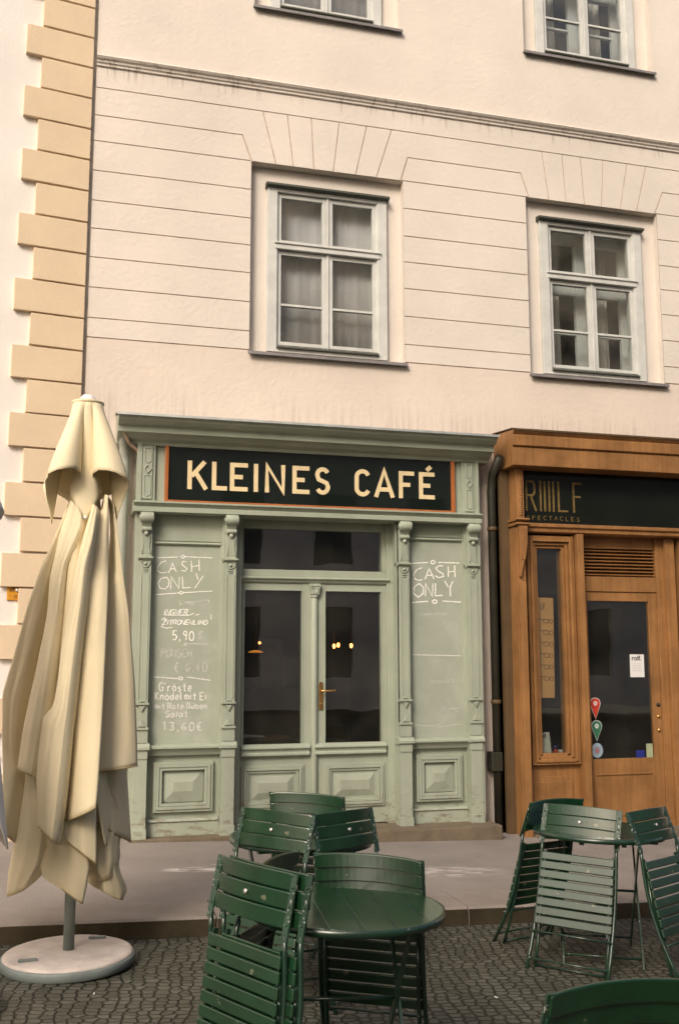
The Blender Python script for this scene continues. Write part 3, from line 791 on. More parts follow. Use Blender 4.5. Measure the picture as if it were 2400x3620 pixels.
# ------------------------------------------------------------------ chalk writing
GL = {
'A': [[(0, 1), (.5, 0), (1, 1)], [(.2, .65), (.82, .62)]], 'C': [arc(.55, .5, .5, .5, -50, -310)], 'S': [[(.9, .1), (.6, 0), (.2, .1), (.12, .3), (.4, .45), (.8, .6), (.9, .8), (.6, 1), (.05, .92)]],
'H': [[(0, 0), (0, 1)], [(.9, 0), (.92, 1)], [(0, .52), (.9, .48)]], 'O': [arc(.5, .5, .5, .5, 90, 452, 20)], 'N': [[(0, 1), (.05, 0), (.85, 1), (.95, 0)]], 'L': [[(.1, 0), (.1, 1), (.9, .95)]],
'Y': [[(0, 0), (.5, .5)], [(1, 0), (.35, 1)]], 'I': [[(.5, 0), (.5, 1)]], 'G': [arc(.5, .5, .5, .5, -45, -320)+[(.9, .55), (.55, .55)]], 'W': [[(0, 0), (.25, 1), (.5, .2), (.75, 1), (1, 0)]], 'E': [[(.9, 0), (.05, 0), (.05, 1), (.9, 1)], [(.05, .5), (.7, .5)]],
'R': [[(.05, 1), (.05, 0), (.7, .02), (.85, .25), (.6, .48), (.05, .5)], [(.4, .5), (.95, 1)]], 'Z': [[(0, .05), (.9, 0), (.1, .95), (1, 1)]], 'T': [[(0, 0), (1, 0)], [(.5, 0), (.5, 1)]], 'M': [[(0, 1), (.1, 0), (.5, .7), (.9, 0), (1, 1)]], 'P': [[(.1, 1), (.1, 0), (.75, .05), (.8, .35), (.1, .55)]], 'U': [[(0, 0), (.05, .8), (.5, 1), (.9, .8), (.95, 0)]],
'K': [[(.1, 0), (.1, 1)], [(.85, 0), (.12, .55), (.9, 1)]], 'B': [[(.05, 1), (.05, 0), (.7, .05), (.75, .4), (.05, .48), (.8, .6), (.85, .9), (.05, 1)]], 'F': [[(.05, 1), (.05, 0), (.9, 0)], [(.05, .5), (.7, .5)]], 'V': [[(0, 0), (.5, 1), (1, 0)]],
'5': [[(.85, 0), (.2, 0), (.12, .45), (.6, .42), (.85, .65), (.6, .98), (.05, .95)]], '9': [[(.8, .3), (.5, .5), (.15, .3), (.4, .02), (.78, .1), (.8, .35), (.65, 1)]], '0': [arc(.5, .5, .42, .5, 90, 450, 16)], ',': [[(.4, .9), (.25, 1.2)]], '.': [[(.4, .93), (.45, 1.0)]], '6': [[(.75, .05), (.3, .3), (.1, .7), (.4, 1), (.8, .85), (.75, .6), (.2, .6)]], '4': [[(.6, 1), (.6, 0), (.05, .65), (.9, .62)]], '1': [[(.3, .2), (.55, 0), (.55, 1)]], '3': [[(.1, .05), (.7, .1), (.7, .38), (.35, .48), (.8, .65), (.65, .97), (.05, .95)]], '7': [[(0, 0), (.9, 0), (.35, 1)]], '2': [[(.1, .2), (.5, 0), (.85, .25), (.1, 1), (.95, 1)]], '8': [arc(.5, .26, .33, .26, 90, 450, 12), arc(.5, .74, .42, .26, 90, 450, 12)],
'€': [arc(.6, .5, .4, .48, -50, -310), [(0, .4), (.7, .38)], [(0, .6), (.65, .58)]], "'": [[(.5, 0), (.4, .25)]],
'r': [[(.2, .4), (.2, 1)], [(.2, .6), (.5, .4), (.8, .45)]], 'ö': [arc(.5, .7, .38, .3, 90, 450, 12), [(.3, .15), (.32, .22)], [(.65, .15), (.67, .22)]], 's': [[(.8, .45), (.3, .45), (.3, .65), (.75, .75), (.7, .98), (.15, .97)]], 't': [[(.5, .05), (.5, .95), (.8, .95)], [(.15, .4), (.85, .4)]], 'e': [[(.15, .7), (.85, .68), (.75, .42), (.35, .42), (.15, .7), (.35, .98), (.85, .95)]],
'n': [[(.15, .4), (.15, 1)], [(.15, .6), (.5, .4), (.8, .5), (.8, 1)]], 'd': [arc(.45, .72, .35, .28, 0, 360, 12), [(.85, 0), (.85, 1)]], 'l': [[(.5, 0), (.5, 1)]], 'm': [[(.05, .4), (.05, 1)], [(.05, .55), (.3, .4), (.48, .55), (.48, 1)], [(.48, .55), (.75, .4), (.95, .55), (.95, 1)]], 'i': [[(.5, .4), (.5, 1)], [(.5, .12), (.52, .18)]], 'o': [arc(.5, .7, .38, .3, 90, 450, 12)], 'ü': [[(.1, .4), (.15, .9), (.5, 1), (.8, .85), (.85, .4)], [(.85, .4), (.85, 1)], [(.3, .12), (.32, .2)], [(.65, .12), (.67, .2)]], 'b': [[(.12, 0), (.12, 1)], arc(.5, .7, .36, .3, 90, 450, 12)], 'a': [arc(.45, .7, .36, .3, 0, 360, 12), [(.85, .4), (.85, 1)]], 'h': [[(.1, 0), (.1, 1)], [(.1, .6), (.5, .42), (.8, .5), (.8, 1)]],
' ': []}
def text_strokes(txt, x0, y0, x1, y1, gap=.28, slant=0, wob=.05):
    n = len(txt); out = []
    wd = [(.45 if c in "Iil',. " else 1.0) for c in txt]
    tot = sum(wd)+gap*(n-1); u = (x1-x0)/tot; x = x0
    rr = random.Random(txt)
    for c, w in zip(txt, wd):
        dy = rr.uniform(-wob, wob)*(y1-y0)
        for s_ in GL[c]:
            out.append([(x+p[0]*w*u+slant*(1-p[1])*(y1-y0), y0+p[1]*(y1-y0)+dy) for p in s_])
        x += (w+gap)*u
    return out
def A1(p): return (450+p[0]*.4649, 1900+p[1]*.4651)
def A3(p): return (1380+p[0]*.5161, 1780+p[1]*.5159)
def chalk(name, strokes, conv, width, mt, parent, Y=-.1185):
    mb = MB()
    for k, s_ in enumerate(strokes):
        pts = []
        for p in s_:
            q = at(*conv(p), Y); pts.append((q.x, q.z))
        # jitter like a hand-drawn line
        mb.ribbon(pts, width, Y-.0012-.0002*(k % 5), Y+.0005)
    return mb.build(name, mt, parent, fix=False)
def loop(x, y, r): return [(x+r*math.cos(a*PI/6), y+r*.8*math.sin(a*PI/6)) for a in range(13)]
ls = [[(228, 155), (388, 148)], [(440, 146), (648, 156)], loop(424, 146, 14), [(222, 434), (380, 424)], [(436, 420), (648, 408)], [(388, 421), (410, 411), (434, 419), (412, 432), (388, 421)]]
ls += [[(298, 178), (262, 188), (236, 220), (234, 255), (262, 270), (306, 262)], [(316, 268), (346, 196), (374, 262)], [(326, 240), (368, 238)], [(450, 184), (424, 182), (416, 204), (436, 222), (456, 238), (444, 256), (414, 250)], [(488, 178), (492, 262)], [(546, 166), (550, 252)], [(490, 222), (548, 214)]]
ls += [[(300, 302), (258, 312), (238, 346), (250, 385), (288, 392), (316, 366), (318, 322), (300, 302)], [(332, 392), (336, 300), (394, 388), (398, 302)], [(420, 298), (424, 384), (482, 380)], [(524, 272), (540, 322)], [(580, 290), (514, 386)]]
chalk('chalk_writing', ls, A1, .0078, M['chalk'], cafe)
l2 = text_strokes('INGWER', 275, 548, 458, 590, .2, .25) + [[(290, 590), (470, 592), (505, 578)], [(262, 628), (282, 612), (296, 622), (262, 680), (300, 690), (345, 684)]] + text_strokes('ZITRONENLIMO', 268, 628, 606, 662, .15, .3) + [[(520, 592), (548, 582)], [(636, 590), (640, 622)]]
chalk('chalk_writing', l2, A1, .0078, M['chalk'], cafe)
l3 = text_strokes('5,90', 345, 712, 510, 782, .25, .0) 
chalk('chalk_writing', l3, A1, .009, M['chalk'], cafe)
l4 = [[(205, 1060), (392, 1074)], loop(408, 1071, 14), [(456, 1062), (634, 1086)]] + text_strokes("G'röste", 244, 1104, 492, 1168, .18) + text_strokes('Knödel mit Ei', 212, 1176, 606, 1232, .16)
chalk('chalk_writing', l4, A1, .009, M['chalk_thin'], cafe)
l5 = text_strokes('mit Rote Rüben', 212, 1258, 610, 1302, .14) + text_strokes('Salat', 290, 1318, 465, 1366, .2) + text_strokes('13,60€', 262, 1404, 572, 1466, .3)
chalk('chalk_writing', l5, A1, .0105, chalk_mat('chalk_soft', .5), cafe)
l6 = [[(436, 806), (620, 812)], [(430, 826), (440, 806), (456, 826), (430, 826)]] + text_strokes('€', 536, 715, 585, 770) + text_strokes('PUNSCH', 258, 850, 495, 912, .22) + text_strokes('€ 6,40', 360, 948, 614, 1022, .3) + text_strokes('Limo', 400, 468, 510, 510, .25) + [[(612, 462), (628, 500)], [(530, 490), (600, 478)]]
chalk('chalk_writing', l6, A1, .010, M['chalk_faint'], cafe)
r1 = [[(142, 410), (256, 404)], [(326, 404), (470, 408)], loop(290, 402, 14), [(148, 678), (256, 670)], [(356, 668), (480, 676)], loop(302, 672, 15)]
r1 += [[(216, 440), (180, 452), (160, 486), (168, 518), (196, 528), (218, 520)], [(236, 520), (264, 446), (298, 518)], [(246, 494), (290, 490)], [(360, 428), (330, 426), (310, 444), (328, 466), (358, 480), (362, 500), (332, 508), (306, 496)], [(394, 430), (396, 502)], [(438, 424), (442, 504)], [(394, 468), (440, 464)]]
r1 += [[(196, 548), (162, 572), (160, 618), (190, 642), (222, 618), (224, 572), (196, 548)], [(238, 634), (240, 550), (286, 636), (290, 548)], [(308, 545), (306, 632), (356, 630)], [(370, 530), (396, 574)], [(426, 532), (408, 574), (410, 636)]]
chalk('chalk_writing', r1, A3, .0108, M['chalk'], cafe)
chalk('chalk_writing', [[(148, 1036), (300, 1040), (480, 1043)]], A3, .0075, M['chalk_thin'], cafe)
r2 = [[(165, 1520), (310, 1525)], [(360, 1526), (480, 1514)], loop(334, 1524, 16)] + text_strokes('salat', 270, 1195, 440, 1235, .25) + text_strokes('7,90', 340, 1400, 470, 1430, .3) + text_strokes('Limonade', 190, 738, 400, 770, .2)
chalk('chalk_writing', r2, A3, .0070, M['chalk_faint'], cafe)

# ------------------------------------------------------------------ cafe interior
room = MB()
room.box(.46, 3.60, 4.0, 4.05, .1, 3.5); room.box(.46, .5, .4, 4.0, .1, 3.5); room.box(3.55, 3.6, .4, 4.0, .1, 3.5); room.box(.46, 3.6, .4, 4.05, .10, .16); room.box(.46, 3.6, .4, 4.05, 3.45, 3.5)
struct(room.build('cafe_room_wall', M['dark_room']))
t = thing('wall_lamp', 'small glowing wall lamp behind the left door pane', 'lamp', loc=(1.914, 1.6, 1.62))
MB().ball((0, 0, .118), .012).build('bulb', M['lamp'], t)
MB().lathe([(.075, 0), (.068, .012), (.02, .026)], 24, (-.04, 0, .02)).build('shade', M['lamp_dim'], t)
MB().tube([(-.04, 0, .05), (-.04, 0, 1.8)], .004, 6).build('cord', M['dark_pipe'], t)
def lamp(x, y, z, lab, n):
    t = thing('ceiling_lamp', lab, 'lamp', loc=(x, y, z))
    for i in range(n): MB().ball((i*.045, 0, .012*(i % 2)), .016, 10, 1, 1, 1.5).build('bulb', M['lamp'], t)
    MB().tube([(0, 0, .02), (0, 0, 1.7)], .004, 6).build('cord', M['dark_pipe'], t)
lamp(2.665, 1.5, 1.705, 'twin orange bulbs glowing behind the right door pane', 2)
lamp(2.848, 1.5, 1.71, 'single orange bulb glowing to the right of the twin bulbs', 1)
pf = thing('picture', 'framed bluish picture on the dark wall behind the left door pane', 'picture', loc=(2.33, 3.0, 1.25))
MB().box(-.13, .13, 0, .02, 0, .55).build('print', M['picture'], pf)
fm = MB(); fm.box(-.16, -.13, -.01, .03, -.03, .58); fm.box(.13, .16, -.01, .03, -.03, .58); fm.box(-.13, .13, -.01, .03, -.03, 0); fm.box(-.13, .13, -.01, .03, .55, .58); fm.build('frame', M['dark_pipe'], pf)
MB().box(-.3, .3, .03, .9, -.9, .0).build('cabinet', M['dark_room'], pf)
ct = thing('cafe_table', 'dark table just inside the left door pane', 'table', loc=(1.75, .75, .16))
MB().lathe([(.30, .70), (.30, .725)], 32).build('tabletop', M['brown_dark'], ct)
MB().lathe([(.2, 0), (.2, .02), (.025, .05), (.025, .70)], 20).build('pedestal', M['dark_pipe'], ct)
nb = MB()
nb.prism([(1.50, .888), (1.56, .912), (1.60, .905), (1.78, .890), (1.78, .8855), (1.50, .8855)], .58, .72)
tag(nb.build('newspaper', M['paper']), 'white folded newspaper on the dark cafe table behind the left pane', 'newspaper')

# ------------------------------------------------------------------ brown shopfront
bs = thing('brown_shopfront', 'orange brown wooden shopfront with dark sign board and half glazed door', 'shopfront')
Bm = M['brown']
b = MB()
b.profile([(.0, 3.64), (-.42, 3.612), (-.445, 3.606), (-.445, 3.590), (-.42, 3.565), (-.43, 3.555), (-.43, 3.468), (-.40, 3.455), (-.41, 3.450), (-.41, 3.290), (-.36, 3.285), (0, 3.285)], 3.80, 7.8)
part(b, 'cornice', Bm, bs)
MB().profile([(0, 3.662), (-.43, 3.622), (-.455, 3.614), (-.455, 3.598), (-.448, 3.598), (-.446, 3.608), (-.43, 3.614), (0, 3.652)], 3.79, 7.8).build('flashing', M['brown_dark'], bs)
b = MB()
b.box(3.865, 3.95, -.30, 0, .0, 2.75); b.box(3.875, 3.945, -.31, -.15, 2.75, 3.30); b.box(3.78, 3.865, -.12, 0, .0, 3.3)
b.box(3.875, 3.94, -.325, -.30, .0, 2.25)
for z in (2.775, 2.815): b.profile([(-.1, z+.014), (-.335, z+.010), (-.34, z-.004), (-.32, z-.016), (-.1, z-.016)], 3.85, 3.985)
# curved bracket tapering down under the capital
b.prism([(3.88, 2.755), (3.965, 2.755), (3.955, 2.62), (3.925, 2.45), (3.89, 2.30), (3.88, 2.30)], -.335, -.30)
for i in range(4):
    b.ribbon([(3.955-.014*i, 2.74), (3.950-.014*i, 2.60), (3.928-.012*i, 2.45)], .005, -.342, -.334)
# rope of round beads
for i in range(22): b.ball((3.915, -.312, 2.86+.0195*i), .014, 8, 1.3, .8, .8)
part(b, 'pilaster', Bm, bs, .003)
MB().box(3.78, 3.87, -.16, 0, 0, 3.29).build('side_board', M['brown_dark'], bs)
b = MB().box(3.95, 7.8, -.20, -.12, 2.79, 3.29).build('sign_board', M['brown_sign'], bs)
b = MB(); y = -.2; w = .018
gx0, gz0, gz1 = 4.013, 2.912, 3.195
def sl(*p): b.ribbon(list(p), w, -.2045, -.199)
sl((gx0+.01, gz0), (gx0+.01, gz1-.009), (gx0+.075, gz1-.009), (gx0+.092, gz1-.035), (gx0+.092, gz0+.17), (gx0+.072, gz0+.145), (gx0+.02, gz0+.145)); sl((gx0+.055, gz0+.135), (gx0+.105, gz0))
for x in (4.165, 4.208, 4.252, 4.295): sl((x, gz0), (x, gz1))
sl((4.347, gz1), (4.347, gz0+.009), (4.44, gz0+.009)); sl((4.50, gz0), (4.50, gz1-.009), (4.585, gz1-.009)); sl((4.509, 3.06), (4.572, 3.06))
for i, c in enumerate('SPECTACLES'):
    for s_ in text_strokes(c, 4.02+.056*i, 0, 4.05+.056*i, 1): b.ribbon([(p[0], 2.868-.036*p[1]) for p in s_], .005, -.2035, -.199)
b.build('letter', M['dim_gold'], bs)
b = MB()
b.profile([(-.05, 2.805), (-.22, 2.800), (-.245, 2.792), (-.245, 2.765), (-.225, 2.755), (-.225, 2.722), (-.20, 2.712), (-.05, 2.708)], 3.95, 7.8)
b.box(4.502, 4.568, -.235, -.05, .0, 2.71)                         # post
# side display window
fx0, fx1, fz0, fz1 = 4.02, 4.49, .65, 2.69
for ins, yy in ((0, -.19), (.028, -.205), (.058, -.18), (.086, -.16)):
    t_ = .026
    b.box(fx0+ins, fx0+ins+t_, yy, -.05, fz0+ins, fz1-ins); b.box(fx1-ins-t_, fx1-ins, yy, -.05, fz0+ins, fz1-ins)
    b.box(fx0+ins+t_, fx1-ins-t_, yy, -.05, fz0+ins*.8, fz0+ins*.8+t_); b.box(fx0+ins+t_, fx1-ins-t_, yy, -.05, fz1-ins-t_, fz1-ins)
b.box(3.95, 4.502, -.14, -.05, .0, .65); b.box(3.95, 4.02, -.16, -.05, .65, 2.71); b.box(4.49, 4.502, -.16, -.05, .65, 2.71)
b.box(4.10, 4.42, -.155, -.14, .18, .50); b.box(4.15, 4.37, -.15, -.14, .22, .545)
b.box(4.0, 4.502, -.17, -.05, .0, .14)
part(b, 'display_frame', Bm, bs, .003)
MB().box(4.13, 4.38, -.125, -.121, .74, 2.60).build('display_pane', M['shop_glass'], bs)
ib = MB(); ib.box(4.1, 4.40, -.115, .45, .70, .735); ib.build('display_shelf', Bm, bs)
ds = MB(); ds.box(3.98, 4.0, -.10, 3.0, 0, 3.3); ds.box(3.98, 6.9, 3.0, 3.05, 0, 3.3); ds.box(6.9, 6.92, .41, 3, 0, 3.3); ds.box(4.0, 6.9, .41, 3, 3.28, 3.3); ds.box(4.0, 6.9, .41, 3, .02, .06)
struct(ds.build('optician_room_wall', M['dark_room']))
# louvre, door frame and door
b = MB()
dx0, dx1 = 4.568, 5.47
b.box(dx0, dx0+.055, -.115, .05, .05, 2.71); b.box(5.39, dx1, -.11, .05, .05, 2.71); b.box(dx1, dx1+.10, -.15, .05, .05, 2.71)
b.box(dx0+.055, 5.39, -.085, .05, 2.60, 2.71); b.box(dx0+.055, 5.39, -.105, .05, 2.195, 2.335)
b.box(5.60, 7.8, -.13, .05, .0, .60); b.box(5.62, 5.72, -.22, .05, 0, 2.71)
part(b, 'door_frame', Bm, bs, .004)
b = MB()
for i in range(8):
    z = 2.345+.032*i
    b.profile([(-.045, z), (-.085, z+.006), (-.085, z+.012), (-.045, z+.022)], dx0+.055, 5.39)
b.box(dx0+.055, 5.39, -.03, .02, 2.335, 2.60)
b.build('louvre', Bm, bs)
d = MB(); y0, y1 = -.095, -.045
ga, gb, gc, gd = 4.66, 5.30, .675, 2.108
d.box(dx0+.058, ga, y0, y1, .10, 2.19); d.box(gb, 5.388, y0, y1, .10, 2.19); d.box(ga, gb, y0+.001, y1, gd, 2.19); d.box(ga, gb, y0+.001, y1, .10, gc)
for ins, yy in ((0, -.104), (.03, -.092)):
    t_ = .014
    a, bb, c, e = ga+.02+ins, gb-.02-ins, .17+ins, .545-ins
    d.box(a, a+t_, yy, y1, c, e); d.box(bb-t_, bb, yy, y1, c, e); d.box(a+t_, bb-t_, yy, y1, c, c+t_); d.box(a+t_, bb-t_, yy, y1, e-t_, e)
bd = part(d, 'door', Bm, bs, .003)
MB().box(ga-.004, gb+.004, -.075, -.070, gc-.004, gd+.004).build('pane', M['shop_glass'], bd)
for z, r_ in ((1.154, .018), (1.046, .014), (.922, .016)):
    k = MB(); k.tube([(5.352, -.094, z), (5.352, -.104, z)], r_, 14); k.ball((5.352, -.106, z), r_*.45); k.build('lock', M['dark_pipe'] if z > 1.1 else M['brass'], bd)
b = MB().box(5.74, 7.8, -.10, -.09, .6, 2.72).build('shop_pane', M['shop_glass'], bs)
b = MB(); b.box(3.96, 7.8, -.42, -.16, -.05, .075-.0)
tag(part(b, 'brown_shop_step', M['stone'], None, .01), 'low stone step under the brown shopfront', 'step')

# things behind and on the glass of the brown shop
ps = thing('glasses_poster', 'tall orange card with a column of spectacles in the narrow window', 'poster', loc=(4.205, -.100, 1.23))
ps.rotation_euler = (0, R(1.0), 0)
MB().box(-.088, .092, 0, .004, 0, .90).build('card', M['poster'], ps)
inkm = MB()
for i in range(6):
    z = .695-.103*i; inkm.ribbon(arc(.015, z-.008, .026, .020, 0, 360, 12), .004, -.0015, .001); inkm.ribbon(arc(.062, z-.010, .020, .018, 0, 360, 12), .004, -.0015, .001)
    inkm.ribbon([(-.07, z+.012), (-.008, z+.006), (.010, z+.012)], .0045, -.0018, .001); inkm.ribbon([(.036, z), (.046, z)], .004, -.0018, .001)
for s_ in text_strokes('LF', -.035, 0, .012, 1, .4, 0, 0): inkm.ribbon([(p[0], .845-.055*p[1]) for p in s_], .006, -.0015, .001)
inkm.ribbon([(-.062, .845), (-.062, .79)], .006, -.0015, .001)
inkm.build('print', M['ink'], ps)
def serif(txt, size, loc, parent, mt, name='lettering', rot=(PI/2, 0, 0)):
    cu = bpy.data.curves.new(name, 'FONT'); cu.body = txt; cu.size = size; cu.extrude = .0006; cu.offset = size*.018
    tmp = bpy.data.objects.new(name, cu); col.objects.link(tmp)
    dg = bpy.context.evaluated_depsgraph_get(); me = bpy.data.meshes.new_from_object(tmp.evaluated_get(dg))
    bpy.data.objects.remove(tmp); me.materials.clear(); me.materials.append(mt)
    o = bpy.data.objects.new(name, me); col.objects.link(o); o.parent = parent; o.location = loc; o.rotation_euler = rot
    return o
def paper(lab, x, y, z, w, h, tilt=0, sz=.05):
    p = thing('notice', lab, 'notice', loc=(x, y, z)); p.rotation_euler = (0, tilt, 0)
    MB().box(0, w, 0, .002, 0, h).build('sheet', M['paper'], p)
    serif('rolf.', sz, (w*.12, -.0012, h-.055), p, M['ink'])
    ln_ = MB()
    for i in range(5): ln_.ribbon([(w*.15, h*.58-.016*i), (w*(.8-.05*(i % 2)), h*.58-.016*i)], .0022, -.0012, .001)
    ln_.build('small_print', mat('grey_print', (.42, .42, .42), .8), p)
paper('white paper notice stuck on the brown door pane', 5.088, -.0785, 1.407, .148, .21, R(.6), .062)
sd = thing('display_card', 'white standing card on the shelf of the narrow window', 'card', loc=(4.15, -.085, .737)); sd.rotation_euler = (R(-6), R(-2), 0)
MB().box(-.01, .105, 0, .003, 0, .185).build('sheet', M['paper'], sd); serif('rolf.', .05, (-.004, -.0012, .135), sd, M['ink'])
tr = thing('trinket', 'tiny blue and red ornament beside the white standing card', 'ornament', loc=(4.31, -.06, .736))
MB().ball((0, 0, .055), .020).build('ball', M['navy'], tr); MB().lathe([(.022, 0), (.018, .02), (.010, .04)], 16).build('foot', M['red'], tr); MB().box(.03, .06, -.02, .02, 0, .03).build('tag', M['paper'], tr)
def pin(lab, x, z, mt, hh, ww):
    t_ = thing('window_sticker', lab, 'sticker', loc=(x, -.0765, z))
    pts = [(0, 0)]+[(ww/2*math.cos(R(a)), hh-ww/2+ww/2*math.sin(R(a))) for a in range(-20, 201, 20)]
    MB().prism(pts, -.0012, .001).build('disc', mt, t_)
    poly = [(p[0]*1.10, (p[1]-hh*.5)*1.05+hh*.5) for p in pts]
    MB().prism(poly, -.0004, .0008).build('border', M['paper'], t_)
    e = MB(); cz_ = hh-ww*.48
    e.prism([(ww*.20*math.cos(R(a)), cz_+ww*.22*math.sin(R(a))) for a in range(0, 360, 30)], -.0018, -.001)
    e.build('emblem', M['paper'], t_)
    e = MB(); e.ribbon([(-.010, cz_-.012), (0, cz_+.014), (.010, cz_-.012)], .005, -.0024, -.0015); e.ribbon([(-.03, cz_-.036), (.03, cz_-.030)], .006, -.0022, -.001)
    e.build('mark', mt if hh else mt, t_)
pin('red drop-shaped sticker, uppermost on the brown door pane', 4.714, 1.035, M['red'], .185, .098)
pin('green drop-shaped sticker under the red one on the brown door pane', 4.720, .838, M['sgreen'], .178, .098)
t_ = thing('window_sticker', 'round pale blue sticker at the foot of the brown door pane', 'sticker', loc=(4.717, -.0765, .752))
MB().prism([(.058*math.cos(R(a)), .066*math.sin(R(a))) for a in range(0, 360, 15)], -.001, .001).build('disc', M['sblue'], t_)
MB().prism([(.030*math.cos(R(a)), .036*math.sin(R(a))) for a in range(0, 360, 30)], -.0018, -.001).build('emblem', mat('sticker_grey', (.25, .24, .30)), t_)
e = MB(); e.ribbon([(-.012, -.02), (-.004, .016), (0, -.014), (.006, .018), (.012, -.02)], .006, -.0026, -.0016); e.build('mark', M['red'], t_)
c1 = MB().box(5.115, 5.20, -.0785, -.0765, .672, .742); tag(c1.build('card_sticker', M['navy']), 'dark blue card sticker at the lower corner of the brown door pane', 'sticker')
c1 = MB().box(5.222, 5.288, -.0785, -.0765, .676, .80); tag(c1.build('card_sticker', M['cardgreen']), 'pale green upright card sticker beside the blue one', 'sticker')

# ------------------------------------------------------------------ pipes, plate
dp = thing('downpipe', 'pale green downpipe between the corner stones and the cafe front', 'pipe', loc=(.438, -.085, 0))
MB().tube([(0, 0, .19), (0, 0, 3.20), (.0, -.01, 3.27), (-.02, -.10, 3.36), (-.03, -.16, 3.44)], .040, 14).build('pipe', M['pipe'], dp)
cl = MB()
for z in (.9, 2.05, 3.0): cl.lathe([(.044, z-.018), (.048, z-.012), (.048, z+.012), (.044, z+.018)], 16); cl.box(-.012, .012, .03, .10, z-.01, z+.01)
cl.build('pipe_clamp', M['pipe'], dp)
MB().tube([(-.02, -.20, 3.42), (.02, -.14, 3.345), (.10, -.09, 3.29), (.125, -.075, 3.20)], .016, 8).build('bracket', mat('bracket_paint', (.42, .30, .22)), dp)
dp2 = thing('drainpipe', 'dark drainpipe in the gap between green and brown shopfronts', 'pipe', loc=(3.735, -.075, 0))
MB().tube([(0, 0, .05), (0, 0, 3.1), (.0, -.04, 3.25), (.0, -.2, 3.38)], .040, 14).build('pipe', M['dark_pipe'], dp2)
MB().box(-.075, .03, -.05, .07, .60, .765).build('junction_box', M['dark_pipe'], dp2, .008)
cl = MB()
for z in (1.2, 2.75): cl.lathe([(.044, z-.018), (.047, z-.012), (.047, z+.012), (.044, z+.018)], 16)
cl.build('pipe_clamp', M['brown_dark'], dp2)
hp = thing('hydrant_plate', 'small orange metal plate screwed to the white wall', 'sign', qm @ Matrix.Translation((-.515, .006, 2.045)))
MB().box(0, .108, 0, .012, 0, .150).build('plate', M['plate'], hp, .004)
e = MB()
for tx, x0, x1, z0_, z1_ in (('KU', .012, .045, .138, .115), ('25', .022, .050, .095, .072), ('37', .055, .080, .040, .015)):
    for s_ in text_strokes(tx, x0, 0, x1, 1, .3, 0, 0): e.ribbon([(p[0], z0_+(z1_-z0_)*p[1]) for p in s_], .004, -.0012, .001)
e.ribbon([(.030, .105), (.085, .105)], .003, -.0014, .001); e.ribbon([(.052, .105), (.052, .068)], .003, -.0016, .001)
e.build('lettering', M['ink'], hp)
MB().tube([(.078, .002, .082), (.078, -.008, .082)], .017, 12).build('bolt', M['bolt'], hp)

# ------------------------------------------------------------------ parasols
def parasol_base(t, z0, rr=.335):
    MB().lathe([(rr-.012, 0), (rr, .008), (rr, .040), (rr-.006, .050)], 56, (0, 0, z0)).build('base_rim', M['base_rim'], t)
    MB().lathe([(rr-.008, .046), (rr-.014, .058), (rr-.03, .064), (.05, .072)], 56, (0, 0, z0)).build('base_plate', M['concrete'], t)
    k = MB()
    for a in (.9, 3.75): k.box(math.cos(a)*.24-.045, math.cos(a)*.24+.045, math.sin(a)*.24-.012, math.sin(a)*.24+.012, z0+.065, z0+.078)
    k.build('carry_handle', M['base_rim'], t, .004)
def cap_mesh(zt, dmid, dcor, th0, rmid=.29, rcor=.085, seed=0, n=96, k=18):
    """square vent cap: four ballooning lobes between four hanging corners"""
    rr = random.Random(seed)
    # quarter outline from corner (0) to the middle of a side (45 deg): radius, angle, drop share 0 (mid) .. 1 (corner)
    key = [(.0, rcor*1.25, 0, 1.0), (.09, rcor*1.24, 24, .66), (.18, rcor*1.20, 50, .30), (.27, rcor*.70, 54, .18), (.36, rcor*.85, 28, .08), (.46, rmid*.40, 12, .02), (.56, rmid*.68, 16, -.05), (.70, rmid*.88, 25, -.03), (.85, rmid*.97, 35, .02), (1.0, rmid, 45, .10)]
    key2 = [(.0, rcor*1.75, 0, 1.0), (.22, rcor*1.95, 9, .70), (.5, rmid*.80, 22, .36), (.75, rmid*.95, 34, .20), (1.0, rmid, 45, .10)]
    def quarter(u, key=key):
        for (u0, r0, a0, d0), (u1, r1, a1, d1) in zip(key, key[1:]):
            if u <= u1+1e-9:
                f = (u-u0)/(u1-u0); f = f*f*(3-2*f)*.5+f*.5
                return r0+(r1-r0)*f, a0+(a1-a0)*f, d0+(d1-d0)*f
    ring = []; per = n//8
    amp = [1+rr.uniform(-.06, .08) for _ in range(8)]
    for c in range(4):
        for side in (0, 1):
            for i in range(per):
                u = i/per if side == 0 else 1-i/per
                r_, a_, d_ = quarter(u, key if (c+side) % 4 == 0 else key2)
                w = min(1, max(0, (u-.35)*3)); r_ *= 1+(amp[2*c+side]*.5+amp[(2*c)]*.5-1)*w
                ang = th0+c*PI/2+(R(a_) if side == 0 else PI/2-R(a_))
                ring.append((r_, ang, d_, c*PI/2+th0+(PI/2)*((i/per)/2 if side == 0 else .5+(i/per)/2)))
    vs = []; fs = []; n = len(ring)
    for i in range(k+1):
        t = i/k
        for (r_, ang, d_, a0) in ring:
            drop = (dmid+(dcor-dmid)*d_)
            tt = t**1.02
            x0, y0 = .080*math.cos(a0), .080*math.sin(a0)
            bl = 1+.06*math.sin(PI*t)*(r_ > rmid*.6)
            x = x0+(r_*math.cos(ang)*bl-x0)*tt; y = y0+(r_*math.sin(ang)*bl-y0)*tt
            vs.append((x, y, zt-drop*t))
    for i in range(k):
        for q in range(n): fs.append((i*n+q, (i+1)*n+q, (i+1)*n+(q+1) % n, i*n+(q+1) % n))
    return MB().add(vs, fs, True)
